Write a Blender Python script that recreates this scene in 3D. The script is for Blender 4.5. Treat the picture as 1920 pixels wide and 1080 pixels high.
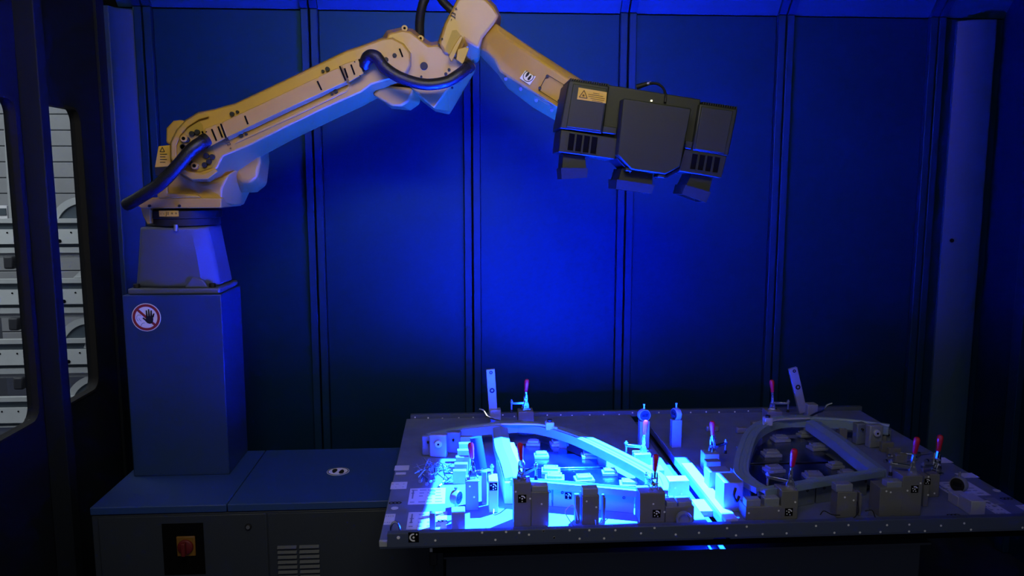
import bpy, bmesh, math, random
from mathutils import Vector, Matrix

for o in list(bpy.data.objects):
    bpy.data.objects.remove(o)
random.seed(7)
scn = bpy.context.scene
COL = scn.collection
R_ = math.radians

# ------------------------------------------------------------------ camera
F_PX = 1500.0
CAM = Vector((0, 0, 1.665))
PITCH = math.atan(200 / 1500.0)
YAW = math.atan(98 * math.cos(PITCH) / 1500.0)
FW = Vector((math.sin(YAW) * math.cos(PITCH), math.cos(YAW) * math.cos(PITCH), -math.sin(PITCH)))
RT = Vector((math.cos(YAW), -math.sin(YAW), 0))
UP = RT.cross(FW)
cd = bpy.data.cameras.new('camera')
cam = bpy.data.objects.new('camera', cd)
COL.objects.link(cam)
cd.sensor_width = 36
cd.lens = F_PX / 1920 * 36
cd.clip_start = 0.05
m3 = Matrix((RT, UP, -FW)).transposed()
cam.matrix_world = Matrix.Translation(CAM) @ m3.to_4x4()
scn.camera = cam

# ------------------------------------------------------------------ world, lights, exposure
w = bpy.data.worlds.new('world')
scn.world = w
w.use_nodes = True
w.node_tree.nodes['Background'].inputs[0].default_value = (0.66, 0.70, 0.95, 1)
w.node_tree.nodes['Background'].inputs[1].default_value = 0.17
scn.view_settings.view_transform = 'Standard'
scn.view_settings.look = 'None'
scn.view_settings.exposure = 0
scn.view_settings.gamma = 1
scn.view_settings.use_curve_mapping = False
scn.cycles.use_denoising = True
scn.cycles.sample_clamp_indirect = 0
scn.cycles.sample_clamp_direct = 0
scn.cycles.max_bounces = 8
scn.cycles.diffuse_bounces = 5
scn.cycles.glossy_bounces = 4
scn.cycles.caustics_reflective = True
scn.cycles.blur_glossy = 0.5


def aim(o, target):
    d = (Vector(target) - o.location).normalized()
    o.rotation_euler = d.to_track_quat('-Z', 'Y').to_euler()


def lamp(name, kind, loc, target, energy, color, **kw):
    l = bpy.data.lights.new(name, kind)
    l.energy = energy
    l.color = color
    for k, v in kw.items():
        setattr(l, k, v)
    o = bpy.data.objects.new(name, l)
    COL.objects.link(o)
    o.location = loc
    aim(o, target)
    return o


# neutral work light on the ceiling in the open front of the cell
lamp('work_light', 'AREA', (0.0, 0.75, 2.9), (-0.05, 3.0, 2.0), 15, (1.0, 0.93, 0.74), shape='RECTANGLE', size=1.5, size_y=0.5, spread=R_(100))
lamp('hall_light', 'AREA', (-4.4, 4.2, 3.6), (-4.2, 5.9, 1.3), 95, (0.95, 1.0, 1.0), size=2.5)

# projector of the scanner head: blue light with a rectangular gate
PROJ = Vector((0.545, 2.53, 1.60))
BEAM_AT = Vector((0.385, 2.425, 0.70))
BLUE = (0.002, 0.031, 1.0)
proj = lamp('projector_light', 'SPOT', PROJ, BEAM_AT, 25500, (1, 1, 1),
            spot_size=R_(80), spot_blend=0.0, shadow_soft_size=0.006)
zz = (PROJ - BEAM_AT).normalized()
xx = (Vector((1, 0, 0)) - zz * zz.x).normalized()
yy = zz.cross(xx)
proj.matrix_world = Matrix.Translation(PROJ) @ Matrix((xx, yy, zz)).transposed().to_4x4()
pl = proj.data
pl.use_nodes = True
nt = pl.node_tree
nt.nodes.clear()
n_out = nt.nodes.new('ShaderNodeOutputLight')
n_em = nt.nodes.new('ShaderNodeEmission')
n_em.inputs[0].default_value = (*BLUE, 1)
nt.links.new(n_em.outputs[0], n_out.inputs[0])
n_tc = nt.nodes.new('ShaderNodeTexCoord')
n_sep = nt.nodes.new('ShaderNodeSeparateXYZ')
nt.links.new(n_tc.outputs['Normal'], n_sep.inputs[0])


def nmath(op, a, b=None):
    n = nt.nodes.new('ShaderNodeMath')
    n.operation = op
    for i, v in enumerate((a, b)):
        if v is None:
            continue
        if isinstance(v, (int, float)):
            n.inputs[i].default_value = v
        else:
            nt.links.new(v, n.inputs[i])
    return n.outputs[0]


def edge(comp, half, soft=0.004):
    r = nmath('ABSOLUTE', nmath('DIVIDE', comp, n_sep.outputs[2]))
    mr = nt.nodes.new('ShaderNodeMapRange')
    mr.inputs[1].default_value = half + soft
    mr.inputs[2].default_value = half - soft
    mr.inputs[3].default_value = 0
    mr.inputs[4].default_value = 1
    nt.links.new(r, mr.inputs[0])
    return mr.outputs[0]


nt.links.new(nmath('MULTIPLY', edge(n_sep.outputs[0], 0.47), edge(n_sep.outputs[1], 0.295)), n_em.inputs[1])


# ------------------------------------------------------------------ pixel helpers (1920x1080 photograph)
def ray(x, y):
    return FW + RT * ((x - 960) / F_PX) + UP * ((540 - y) / F_PX)


def P(x, y, Y):
    d = ray(x, y)
    return CAM + d * (Y / d.y)


def PZ(x, y, z):
    d = ray(x, y)
    return CAM + d * ((z - CAM.z) / d.z)


def PX(x, y, X):
    d = ray(x, y)
    return CAM + d * (X / d.x)


# ------------------------------------------------------------------ materials
MATS = {}


def mat(name, col, rough=0.5, metal=0.0, bump=0.0, bscale=400, var=0.0, vscale=6, coat=0.0, emit=None, spec=0.5, tint=None):
    m = bpy.data.materials.new(name)
    m.use_nodes = True
    t = m.node_tree
    b = t.nodes['Principled BSDF']
    b.inputs['Base Color'].default_value = (*col, 1)
    b.inputs['Roughness'].default_value = rough
    b.inputs['Metallic'].default_value = metal
    b.inputs['Specular IOR Level'].default_value = spec
    if tint:
        b.inputs['Specular Tint'].default_value = (*tint, 1)
    if coat:
        b.inputs['Coat Weight'].default_value = coat
    tc = None
    if bump or var:
        tc = t.nodes.new('ShaderNodeTexCoord')
    if var:
        nz = t.nodes.new('ShaderNodeTexNoise')
        nz.inputs['Scale'].default_value = vscale
        nz.inputs['Detail'].default_value = 6
        t.links.new(tc.outputs['Object'], nz.inputs['Vector'])
        rp = t.nodes.new('ShaderNodeValToRGB')
        rp.color_ramp.elements[0].position = 0.3
        rp.color_ramp.elements[1].position = 0.7
        rp.color_ramp.elements[0].color = (*[c * (1 - var) for c in col], 1)
        rp.color_ramp.elements[1].color = (*[min(1, c * (1 + var)) for c in col], 1)
        t.links.new(nz.outputs['Fac'], rp.inputs[0])
        t.links.new(rp.outputs[0], b.inputs['Base Color'])
    if bump:
        n2 = t.nodes.new('ShaderNodeTexNoise')
        n2.inputs['Scale'].default_value = bscale
        n2.inputs['Detail'].default_value = 3
        t.links.new(tc.outputs['Object'], n2.inputs['Vector'])
        bp = t.nodes.new('ShaderNodeBump')
        bp.inputs['Strength'].default_value = bump
        bp.inputs['Distance'].default_value = 0.002
        t.links.new(n2.outputs['Fac'], bp.inputs['Height'])
        t.links.new(bp.outputs[0], b.inputs['Normal'])
    if emit:
        b.inputs['Emission Color'].default_value = (*emit[:3], 1)
        b.inputs['Emission Strength'].default_value = emit[3]
    MATS[name] = m
    return m


NAVY = mat('wall_navy_paint', (0.0025, 0.015, 0.052), 0.50, bump=0.12, bscale=300, var=0.10, vscale=2, spec=0.62, tint=(0.2, 0.62, 1.0))
POST = mat('post_navy_paint', (0.006, 0.024, 0.07), 0.48, bump=0.1, spec=0.5, tint=(0.3, 0.7, 1.0))
TRIMM = mat('corner_navy_paint', (0.02, 0.055, 0.11), 0.5, bump=0.1)
LWALL = mat('left_wall_paint', (0.011, 0.015, 0.022), 0.6, bump=0.1, spec=0.25)
CEIL = mat('ceiling_paint', (0.008, 0.045, 0.10), 0.6)
FLOOR = mat('floor_grey', (0.02, 0.025, 0.05), 0.45, var=0.2, vscale=8)
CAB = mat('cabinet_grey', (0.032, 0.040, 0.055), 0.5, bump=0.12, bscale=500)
CABTOP = mat('cabinet_top_blue_lit', (0.022, 0.062, 0.22), 0.5, bump=0.12, bscale=500)  # cabinet grey with the blue light on its top put into the colour
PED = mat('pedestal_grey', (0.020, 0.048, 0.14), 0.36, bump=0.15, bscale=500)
CAST = mat('cast_grey', (0.085, 0.10, 0.145), 0.5, bump=0.2, bscale=250)
YEL = mat('robot_yellow', (0.54, 0.325, 0.054), 0.40, bump=0.06, bscale=200, var=0.05, vscale=12)
YELD = mat('robot_yellow_shaded', (0.42, 0.27, 0.03), 0.5, bump=0.06, bscale=200)  # robot yellow with the shade of recesses put into the colour
WARN = mat('warning_yellow', (0.70, 0.42, 0.04), 0.5)
BLK = mat('black_plastic', (0.006, 0.006, 0.007), 0.6, bump=0.1)
BLKM = mat('matte_black', (0.004, 0.004, 0.004), 0.85, spec=0.05)
INK = mat('black_ink', (0.004, 0.004, 0.005), 0.7)
HOSE = mat('hose_black', (0.012, 0.012, 0.018), 0.4, bump=0.6, bscale=260)
SCAN = mat('scanner_housing', (0.018, 0.022, 0.007), 0.55, bump=0.15, bscale=500)
SCAND = mat('scanner_dark_housing', (0.016, 0.019, 0.010), 0.5, bump=0.15, bscale=500)
WHITE = mat('white_print', (0.86, 0.86, 0.88), 0.6)
RED = mat('red_print', (0.28, 0.018, 0.025), 0.5)
REDG = mat('red_grip', (0.62, 0.015, 0.03), 0.3, coat=0.3)
CHROME = mat('chrome', (0.62, 0.64, 0.68), 0.22, metal=1.0)
STEEL = mat('steel', (0.5, 0.52, 0.55), 0.38, metal=0.9, bump=0.05)
ALU = mat('aluminium_block', (0.30, 0.33, 0.38), 0.45, metal=0.3, bump=0.05)
ALUL = mat('pale_aluminium', (0.48, 0.50, 0.53), 0.45, metal=0.2)
SHEET = mat('polished_base_sheet', (0.18, 0.20, 0.26), 0.20, metal=1.0, var=0.25, vscale=25)
PLATE = mat('fixture_plate', (0.17, 0.205, 0.28), 0.5, metal=0.2, bump=0.05, var=0.12, vscale=14)
ANOD = mat('anodised_block', (0.17, 0.17, 0.165), 0.5, bump=0.1)
ANODD = mat('anodised_rail', (0.065, 0.085, 0.15), 0.5, bump=0.1)
FRAMEM = mat('coated_frame', (0.22, 0.31, 0.42), 0.4, metal=0.1, bump=0.04)
RUB = mat('rubber', (0.01, 0.01, 0.011), 0.8)
PAPER = mat('paper_label', (0.6, 0.62, 0.64), 0.6)
PRINT = mat('grey_print', (0.20, 0.24, 0.30), 0.6)
HALLW = mat('hall_cladding', (0.30, 0.31, 0.32), 0.6, var=0.05)
HALLF = mat('hall_floor', (0.3, 0.3, 0.3), 0.5)
BODY = mat('body_panel_grey', (0.55, 0.58, 0.58), 0.4, var=0.05)
BODYD = mat('body_panel_shade', (0.07, 0.095, 0.115), 0.5)  # dark slate that paints shade into the panel folds
RACKM = mat('rack_grey', (0.42, 0.44, 0.44), 0.5)
RACKD = mat('rack_pad_dark', (0.03, 0.032, 0.04), 0.6)
LENS = mat('lens_glass', (0.01, 0.012, 0.02), 0.08)
VENT = mat('vent_grey', (0.075, 0.085, 0.10), 0.5)
SWRED = mat('switch_red', (0.15, 0.010, 0.010), 0.5)
SWYEL = mat('switch_yellow', (0.24, 0.11, 0.012), 0.5)


def glass_mat():
    m = bpy.data.materials.new('window_glass')
    m.use_nodes = True
    t = m.node_tree
    t.nodes.clear()
    o = t.nodes.new('ShaderNodeOutputMaterial')
    tr = t.nodes.new('ShaderNodeBsdfTransparent')
    tr.inputs[0].default_value = (0.93, 0.95, 0.97, 1)
    gl = t.nodes.new('ShaderNodeBsdfGlossy')
    gl.inputs['Roughness'].default_value = 0.03
    mx = t.nodes.new('ShaderNodeMixShader')
    mx.inputs[0].default_value = 0.05
    t.links.new(tr.outputs[0], mx.inputs[1])
    t.links.new(gl.outputs[0], mx.inputs[2])
    t.links.new(mx.outputs[0], o.inputs[0])
    return m


GLASS = glass_mat()


# ------------------------------------------------------------------ mesh builder
class MB:
    def __init__(self):
        self.v = []
        self.f = []

    def add(self, vs, fs):
        n = len(self.v)
        self.v += [Vector(q) for q in vs]
        self.f += [tuple(i + n for i in q) for q in fs]
        return self

    def box(self, c, s, M=None):
        vs = [Vector((x * s[0] / 2, y * s[1] / 2, z * s[2] / 2)) for z in (-1, 1) for y in (-1, 1) for x in (-1, 1)]
        if M is not None:
            vs = [M @ q for q in vs]
        c = Vector(c)
        return self.add([c + q for q in vs],
                        [(0, 2, 3, 1), (4, 5, 7, 6), (0, 1, 5, 4), (2, 6, 7, 3), (0, 4, 6, 2), (1, 3, 7, 5)])

    def bx(self, x0, x1, y0, y1, z0, z1):
        return self.box(((x0 + x1) / 2, (y0 + y1) / 2, (z0 + z1) / 2), (abs(x1 - x0), abs(y1 - y0), abs(z1 - z0)))

    def loft(self, rings, caps=True, closed=True):
        n = len(rings[0])
        vs = [q for r in rings for q in r]
        fs = []
        for k in range(len(rings) - 1):
            for i in range(n if closed else n - 1):
                j = (i + 1) % n
                fs.append((k * n + i, k * n + j, (k + 1) * n + j, (k + 1) * n + i))
        if caps:
            fs.append(tuple(range(n))[::-1])
            fs.append(tuple((len(rings) - 1) * n + i for i in range(n)))
        return self.add(vs, fs)

    def cyl(self, a, b, r0, r1=None, seg=16):
        a, b = Vector(a), Vector(b)
        r1 = r0 if r1 is None else r1
        d = (b - a).normalized()
        q = d.to_track_quat('Z', 'Y').to_matrix()
        ring = [q @ Vector((math.cos(2 * math.pi * i / seg), math.sin(2 * math.pi * i / seg), 0)) for i in range(seg)]
        return self.loft([[a + c * r0 for c in ring], [b + c * r1 for c in ring]])

    def lathe(self, a, d, prof, seg=20):
        """prof: list of (along, radius) about the axis through a in direction d"""
        a, d = Vector(a), Vector(d).normalized()
        q = d.to_track_quat('Z', 'Y').to_matrix()
        ring = [q @ Vector((math.cos(2 * math.pi * i / seg), math.sin(2 * math.pi * i / seg), 0)) for i in range(seg)]
        return self.loft([[a + d * s + c * max(r, 1e-5) for c in ring] for s, r in prof])

    def tube(self, pts, r, seg=8, sub=6, rfun=None):
        pts = smooth(pts, sub)
        rings = []
        ref = None
        for i, q in enumerate(pts):
            t = (pts[min(i + 1, len(pts) - 1)] - pts[max(i - 1, 0)]).normalized()
            if ref is None:
                ref = t.orthogonal().normalized()
            ref = (ref - t * ref.dot(t)).normalized()
            b = t.cross(ref)
            rr = r if rfun is None else r * rfun(i / (len(pts) - 1))
            rings.append([q + (ref * math.cos(2 * math.pi * k / seg) + b * math.sin(2 * math.pi * k / seg)) * rr
                          for k in range(seg)])
        return self.loft(rings)

    def sweep(self, path, prof, closed=False):
        """prof (offset to the left of travel, z absolute) swept along an xy path"""
        rings = []
        n = len(path)
        for i, q in enumerate(path):
            a = path[i - 1] if i else q
            b = path[i + 1] if i < n - 1 else q
            t = Vector((b[0] - a[0], b[1] - a[1], 0)).normalized()
            nn = Vector((-t.y, t.x, 0))
            rings.append([Vector((q[0], q[1], 0)) + nn * o + Vector((0, 0, z)) for o, z in prof])
        return self.loft(rings)

    def disc(self, c, nrm, r, th=0.001, seg=20):
        nrm = Vector(nrm).normalized()
        return self.cyl(Vector(c), Vector(c) + nrm * th, r, seg=seg)

    def arc(self, c, ex, ey, r0, r1, a0, a1, th=0.001, seg=20):
        """flat ring segment in the plane ex, ey; thickness along ex x ey"""
        ex, ey = Vector(ex).normalized(), Vector(ey).normalized()
        nn = ex.cross(ey)
        rings = []
        for i in range(seg + 1):
            a = a0 + (a1 - a0) * i / seg
            d = ex * math.cos(a) + ey * math.sin(a)
            rings.append([Vector(c) + d * r0, Vector(c) + d * r1, Vector(c) + d * r1 + nn * th, Vector(c) + d * r0 + nn * th])
        return self.loft(rings)


def smooth(pts, sub=6):
    pts = [Vector(q) for q in pts]
    if len(pts) < 3:
        return pts
    out = []
    for i in range(len(pts) - 1):
        p0 = pts[i - 1] if i else pts[i] * 2 - pts[i + 1]
        p1, p2 = pts[i], pts[i + 1]
        p3 = pts[i + 2] if i + 2 < len(pts) else p2 * 2 - p1
        for k in range(sub):
            t = k / sub
            out.append(0.5 * ((2 * p1) + (p2 - p0) * t + (2 * p0 - 5 * p1 + 4 * p2 - p3) * t * t
                              + (3 * p1 - p0 - 3 * p2 + p3) * t ** 3))
    out.append(pts[-1])
    return out


OFF = {}


def obj(name, mb, m, parent=None, bev=0.0, seg=2, smooth_angle=35):
    """link one mesh object; vertices given in world space, stored relative to its thing"""
    off = OFF.get(parent.name, Vector((0, 0, 0))) if parent else Vector((0, 0, 0))
    me = bpy.data.meshes.new(name)
    me.from_pydata([q - off for q in mb.v], [], mb.f)
    bm = bmesh.new()
    bm.from_mesh(me)
    bmesh.ops.recalc_face_normals(bm, faces=bm.faces)
    bm.to_mesh(me)
    bm.free()
    if smooth_angle:
        for q in me.polygons:
            q.use_smooth = True
        me.set_sharp_from_angle(angle=R_(smooth_angle))
    me.materials.append(m)
    o = bpy.data.objects.new(name, me)
    COL.objects.link(o)
    if parent:
        o.parent = parent
        OFF[o.name] = off
    if bev:
        md = o.modifiers.new('bevel', 'BEVEL')
        md.width = bev
        md.segments = seg
        md.limit_method = 'ANGLE'
        md.angle_limit = R_(40)
        md.harden_normals = False
    return o


def tag(o, label=None, cat=None, group=None, kind=None):
    if label:
        o['label'] = label
    if cat:
        o['category'] = cat
    if group:
        o['group'] = group
    if kind:
        o['kind'] = kind
    return o


def thing(name, loc, label, cat, group=None):
    o = bpy.data.objects.new(name, None)
    o.empty_display_size = 0.05
    COL.objects.link(o)
    o.location = loc
    OFF[o.name] = Vector(loc)
    return tag(o, label, cat, group)


def copy_tree(o, parent=None):
    c = o.copy()
    COL.objects.link(c)
    c.parent = parent
    for ch in list(o.children):
        copy_tree(ch, c)
    return c


def text(name, s, M, size, m, parent, ext=0.0006):
    cu = bpy.data.curves.new(name, 'FONT')
    cu.body = s
    cu.size = size
    cu.extrude = ext
    cu.align_x = 'CENTER'
    cu.align_y = 'CENTER'
    tmp = bpy.data.objects.new(name + '_curve', cu)
    COL.objects.link(tmp)
    me = bpy.data.meshes.new_from_object(tmp.evaluated_get(bpy.context.evaluated_depsgraph_get()))
    bpy.data.objects.remove(tmp)
    bpy.data.curves.remove(cu)
    off = OFF.get(parent.name, Vector((0, 0, 0)))
    for v in me.vertices:
        v.co = M @ v.co - off
    me.materials.clear()
    me.materials.append(m)
    me.name = name
    o = bpy.data.objects.new(name, me)
    COL.objects.link(o)
    o.parent = parent
    OFF[o.name] = off
    return o


def basis(c, ex, ey):
    """matrix whose x, y run along ex, ey and z along their cross product"""
    ex = Vector(ex).normalized()
    ey = (Vector(ey) - ex * Vector(ey).dot(ex)).normalized()
    ez = ex.cross(ey)
    return Matrix.Translation(Vector(c)) @ Matrix((ex, ey, ez)).transposed().to_4x4()


def prismY(pts, y0, y1):
    """outline in photo pixels at depth y0, carried straight back to y1"""
    a = [P(x, y, y0) for x, y in pts]
    return MB().loft([a, [Vector((q.x, y1, q.z)) for q in a]])


# ------------------------------------------------------------------ the cell
YW = 3.6
XL, XR = -1.45, 2.46
ZC = 2.39

floor = tag(obj('floor', MB().bx(-9, 6, -3, 9.5, -0.05, 0), FLOOR), kind='structure')
ceiling = tag(obj('ceiling', MB().bx(XL - .1, XR + .1, -0.2, YW + .1, 2.95, 3.0), CEIL), kind='structure')

back = tag(obj('wall_back', MB().bx(XL - .1, XR + .3, YW + .012, YW + .06, 0, 2.95), BLKM), kind='structure')
posts = [-1.325, -0.634, 0.055, 0.742, 1.448, 2.145]
edges = [XL + .02] + posts + [XR + .2]
for i in range(len(edges) - 1):
    a = edges[i] + (.036 if i else 0)
    b = edges[i + 1] - (.036 if i < len(edges) - 2 else 0)
    if b - a < .03:
        continue
    obj('panel', MB().bx(a, b, YW - .004, YW + .012, 0.002, ZC), NAVY, back, bev=.003)
    # upper panel leaning into the cell
    A = [Vector((a, YW - .004, ZC + .004)), Vector((b, YW - .004, ZC + .004)),
         Vector((b, YW + .012, ZC + .004)), Vector((a, YW + .012, ZC + .004))]
    lean = Vector((0, -.40, .46))
    obj('upper_panel', MB().loft([A, [q + lean for q in A]]), CEIL, back)
for x in posts:
    for s in (-1, 1):
        obj('post_strip', MB().bx(x + s * .0035, x + s * .036, YW - .03, YW + .012, 0.002, ZC + .002), POST, back, bev=.003)
        A = [Vector((x + s * .0035, YW - .03, ZC + .004)), Vector((x + s * .036, YW - .03, ZC + .004)),
             Vector((x + s * .036, YW, ZC + .004)), Vector((x + s * .0035, YW, ZC + .004))]
        obj('post_strip', MB().loft([A, [q + Vector((0, -.40, .46)) for q in A]]), POST, back)

# left wall with two round-cornered window openings
def rrect(y0, y1, z0, z1, r, n=6):
    pts = []
    for cy, cz, a0 in ((y1 - r, z1 - r, 0), (y0 + r, z1 - r, 90), (y0 + r, z0 + r, 180), (y1 - r, z0 + r, 270)):
        for k in range(n + 1):
            a = R_(a0 + 90 * k / n)
            pts.append((cy + r * math.cos(a), cz + r * math.sin(a)))
    return pts


WINS = [(2.15, 2.775, 0.848, 1.938), (2.875, 3.228, 0.842, 1.942)]


def wall_with_holes(name, x0, x1, y0, y1, z0, z1, holes, m):
    bm = bmesh.new()
    es = []
    for loop in [[(y0, z0), (y1, z0), (y1, z1), (y0, z1)]] + holes:
        vs = [bm.verts.new((x0, a, b)) for a, b in loop]
        for i in range(len(vs)):
            es.append(bm.edges.new((vs[i], vs[(i + 1) % len(vs)])))
    bmesh.ops.triangle_fill(bm, use_beauty=True, use_dissolve=False, edges=es)
    r = bmesh.ops.extrude_face_region(bm, geom=bm.faces[:])
    bmesh.ops.translate(bm, verts=[g for g in r['geom'] if isinstance(g, bmesh.types.BMVert)], vec=(x1 - x0, 0, 0))
    bmesh.ops.recalc_face_normals(bm, faces=bm.faces)
    me = bpy.data.meshes.new(name)
    bm.to_mesh(me)
    bm.free()
    me.materials.append(m)
    o = bpy.data.objects.new(name, me)
    COL.objects.link(o)
    return o


lw = tag(wall_with_holes('wall_left', XL, XL - .04, 1.2, 3.50, 0, 2.95, [rrect(*q[:2], *q[2:], .055) for q in WINS], LWALL),
         kind='structure')
obj('pillar', MB().bx(XL, -1.382, 2.80, 2.856, 0.001, 2.949), LWALL, lw, bev=.004)
obj('seam_strip', MB().bx(XL, XL + .012, 3.40, 3.425, 0.001, 2.949), LWALL, lw, bev=.002)
for i, q in enumerate(WINS):
    wnd = bpy.data.objects.new('window_%d' % (i + 1), None)
    COL.objects.link(wnd)
    tag(wnd, kind='structure')
    ring = rrect(q[0], q[1], q[2], q[3], .055)
    inner = rrect(q[0] + .009, q[1] - .009, q[2] + .009, q[3] - .009, .047)
    g = MB()
    g.loft([[Vector((XL + .004, a, b)) for a, b in ring], [Vector((XL + .004, a, b)) for a, b in inner],
            [Vector((XL - .03, a, b)) for a, b in inner], [Vector((XL - .03, a, b)) for a, b in ring]], caps=False)
    obj('gasket', g, RUB, wnd)
    pn = MB().loft([[Vector((XL - .018, a, b)) for a, b in inner], [Vector((XL - .022, a, b)) for a, b in inner]])
    obj('pane', pn, GLASS, wnd, smooth_angle=0)

# corner posts: a narrow return and a broad strip turned towards the cell
c1 = MB().loft([[Vector((x, y, z)) for x, y in ((XL - .05, 3.50), (-1.432, 3.50), (-1.418, 3.535), (-1.348, 3.585), (-1.348, 3.66), (XL - .05, 3.66))]
                for z in (0.001, 2.38)])
t1 = tag(obj('trim_1', c1, TRIMM, bev=.003), kind='structure')
c2 = MB().loft([[Vector((x, y, z)) for x, y in ((2.238, 3.66), (2.238, 3.585), (2.325, 3.535), (2.395, 3.54), (2.40, 3.66))]
                for z in (0.001, 2.38)])
t2 = tag(obj('trim_2', c2, TRIMM, bev=.003), kind='structure')
for x, y, t, z, par in ((2.272, 3.562, (-.5, -.87, 0), P(1777, 451, 3.56).z, t2), (-1.37, 3.566, (.58, -.81, 0), P(238, 470, 3.56).z, t1)):
    obj('hole_plug', MB().disc((x, y, z), t, .009, .006), BLKM, par)
rw = tag(obj('wall_right', MB().bx(XR, XR + .05, 1.2, YW, 0, 2.95), NAVY), kind='structure')
for y in (3.3, 2.6):
    obj('post_strip', MB().bx(XR - .03, XR, y - .03, y + .03, 0.002, 2.94), POST, rw, bev=.003)

# ------------------------------------------------------------------ hall beyond the windows
hw = tag(obj('wall_hall', MB().bx(-9, -1.6, 7.52, 7.6, 0, 4.2), BODYD), kind='structure')
for k in range(30):
    z = 0.02 + k * .14
    obj('cladding_board', MB().bx(-6.5, -1.7, 7.50, 7.525, z, z + .133), HALLW, hw, bev=.006)
dp = MB().tube([P(14, 150, 7.3), P(20, 300, 7.3), P(30, 470, 7.3)], .04, seg=12)
tag(obj('down_pipe', dp, RACKM), 'pale vertical pipe on the clad hall wall behind the left window', 'pipe')
nb = thing('notice_board', P(5, 410, 7.3), 'small framed notice on the hall wall at the left edge', 'notice')
obj('board', MB().box(P(2, 398, 7.42), (.12, .03, .12)), WHITE, nb, bev=.004)
obj('picture', MB().box(P(3, 397, 7.40), (.08, .012, .06)), BODYD, nb)

rk = thing('storage_rack', (-3.4, 5.7, 0), 'grey cantilever rack holding body panels, seen through the windows', 'rack')
for x in (-4.3, -3.36, -2.3):
    obj('upright', MB().bx(x - .04, x + .04, 5.84, 5.94, 0, P(100, 330, 5.7).z), RACKM, rk, bev=.004)
TIER = [410, 523, 636, 744]
YR = 5.5


def zy(y):
    return P(100, y, YR).z


for t, y in enumerate(TIER):
    zb = zy(y + 73)
    obj('beam', MB().bx(-4.6, -2.1, YR + .02, YR + .10, zb, zy(y + 64.5)), RACKM, rk, bev=.003)
    for x in (-4.3, -3.36, -2.3):
        obj('arm', MB().bx(x - .025, x + .025, YR + .10, 5.85, zb - .01, zy(y + 64.5)), RACKM, rk)
for y in (492, 607, 718):
    c = P(19 + (y - 492) * .08, y, YR - .10)
    pa = obj('pad', MB().box(c, (.065, .05, .085)), RACKD, rk, bev=.012)
    obj('pad_arm', MB().loft([[P(26 + (y - 492) * .08 + a * 30, y + b, YR - .08 + d) for a, b, d in ((0, -6, 0), (1, -4, .02), (1, 2, .02), (0, 10, 0))],
                              [P(26 + (y - 492) * .08 + a * 30, y + b, YR - .05 + d) for a, b, d in ((0, -6, 0), (1, -4, .02), (1, 2, .02), (0, 10, 0))]]), RACKD, pa)


def body_panel(y, x0, x1, arch, label, side):
    t = thing('body_panel', (0.5 * (x0 + x1), YR, zy(y + 64)), label, 'car part', 'body panels stored on the rack')
    prof = [(0, 0), (8, 0), (8, .03), (20, .03), (20, 0), (47, -.01), (47, .03), (54, .03), (54, 0), (64, 0), (64, .04), (0, .04)]
    z = [(zy(y + a), YR + b) for a, b in prof]
    obj('sill', MB().loft([[Vector((x, b, a)) for a, b in z] for x in (x0, x1)]), BODY, t)
    obj('recess', MB().bx(x0, x1, YR + .026, YR + .03, zy(y + 20), zy(y + 8)), BODYD, t)  # dark strips painted in as the shade of the folds
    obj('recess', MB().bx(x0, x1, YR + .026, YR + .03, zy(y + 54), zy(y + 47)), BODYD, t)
    for k in range(8):
        x = x0 + (x1 - x0) * (k + .5) / 8
        obj('hole', MB().disc((x, YR - .003, zy(y + 26)), (0, -1, 0), .006, .002, 10), BLKM, t)
    for k in range(3):
        x = x0 + (x1 - x0) * (k + .62) / 3
        obj('hole', MB().disc((x, YR - .0085, zy(y + 42)), (0, -1, 0), .013, .003, 12), BLKM, t)
    if arch:
        c = Vector((arch, YR + .02, zy(y) - .085))
        e1, e2 = (1, 0, 0), (0, 0, 1)
        obj('wheel_arch', MB().arc(c, e1, e2, .185, .23, R_(6), R_(178), -.03, 24), BODY, t)
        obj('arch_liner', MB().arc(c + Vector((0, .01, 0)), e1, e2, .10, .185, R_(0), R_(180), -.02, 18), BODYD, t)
        obj('inner_arch', MB().arc(c + Vector((.10, -.005, -.02)), e1, e2, .11, .15, R_(10), R_(165), -.03, 18), BODY, t)
    for k in (0, 1):
        x = (x0 if k else x1) + (.02 if k else -.02)
        obj('end_flange', MB().bx(x - .02, x + .02, YR - .025, YR + .03, zy(y + 60), zy(y + 14)), BODY, t, bev=.004)
    return t


lt = P(100, 500, YR).x
names = ['topmost', 'second', 'third', 'lowest']
for k, y in enumerate(TIER):
    body_panel(y, lt - .09, lt + .62, (P(154, 400, YR).x, None, P(164, 600, YR).x, P(180, 700, YR).x)[k],
               'pale pressed body panel in the narrow window, %s on the rack' % names[k], 1)
    body_panel(y, lt - 1.0, lt - .14 + (.03 if k < 3 else 0), None,
               'pale pressed body panel in the left edge window, %s on the rack' % names[k], -1)
tag(obj('brace_panel', prismY([(137, 521), (160, 498), (172, 490), (172, 500), (160, 520)], YR + .02, YR + .05), BODY),
    'small slanted pressed part lying on the second panel', 'car part')

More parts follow.
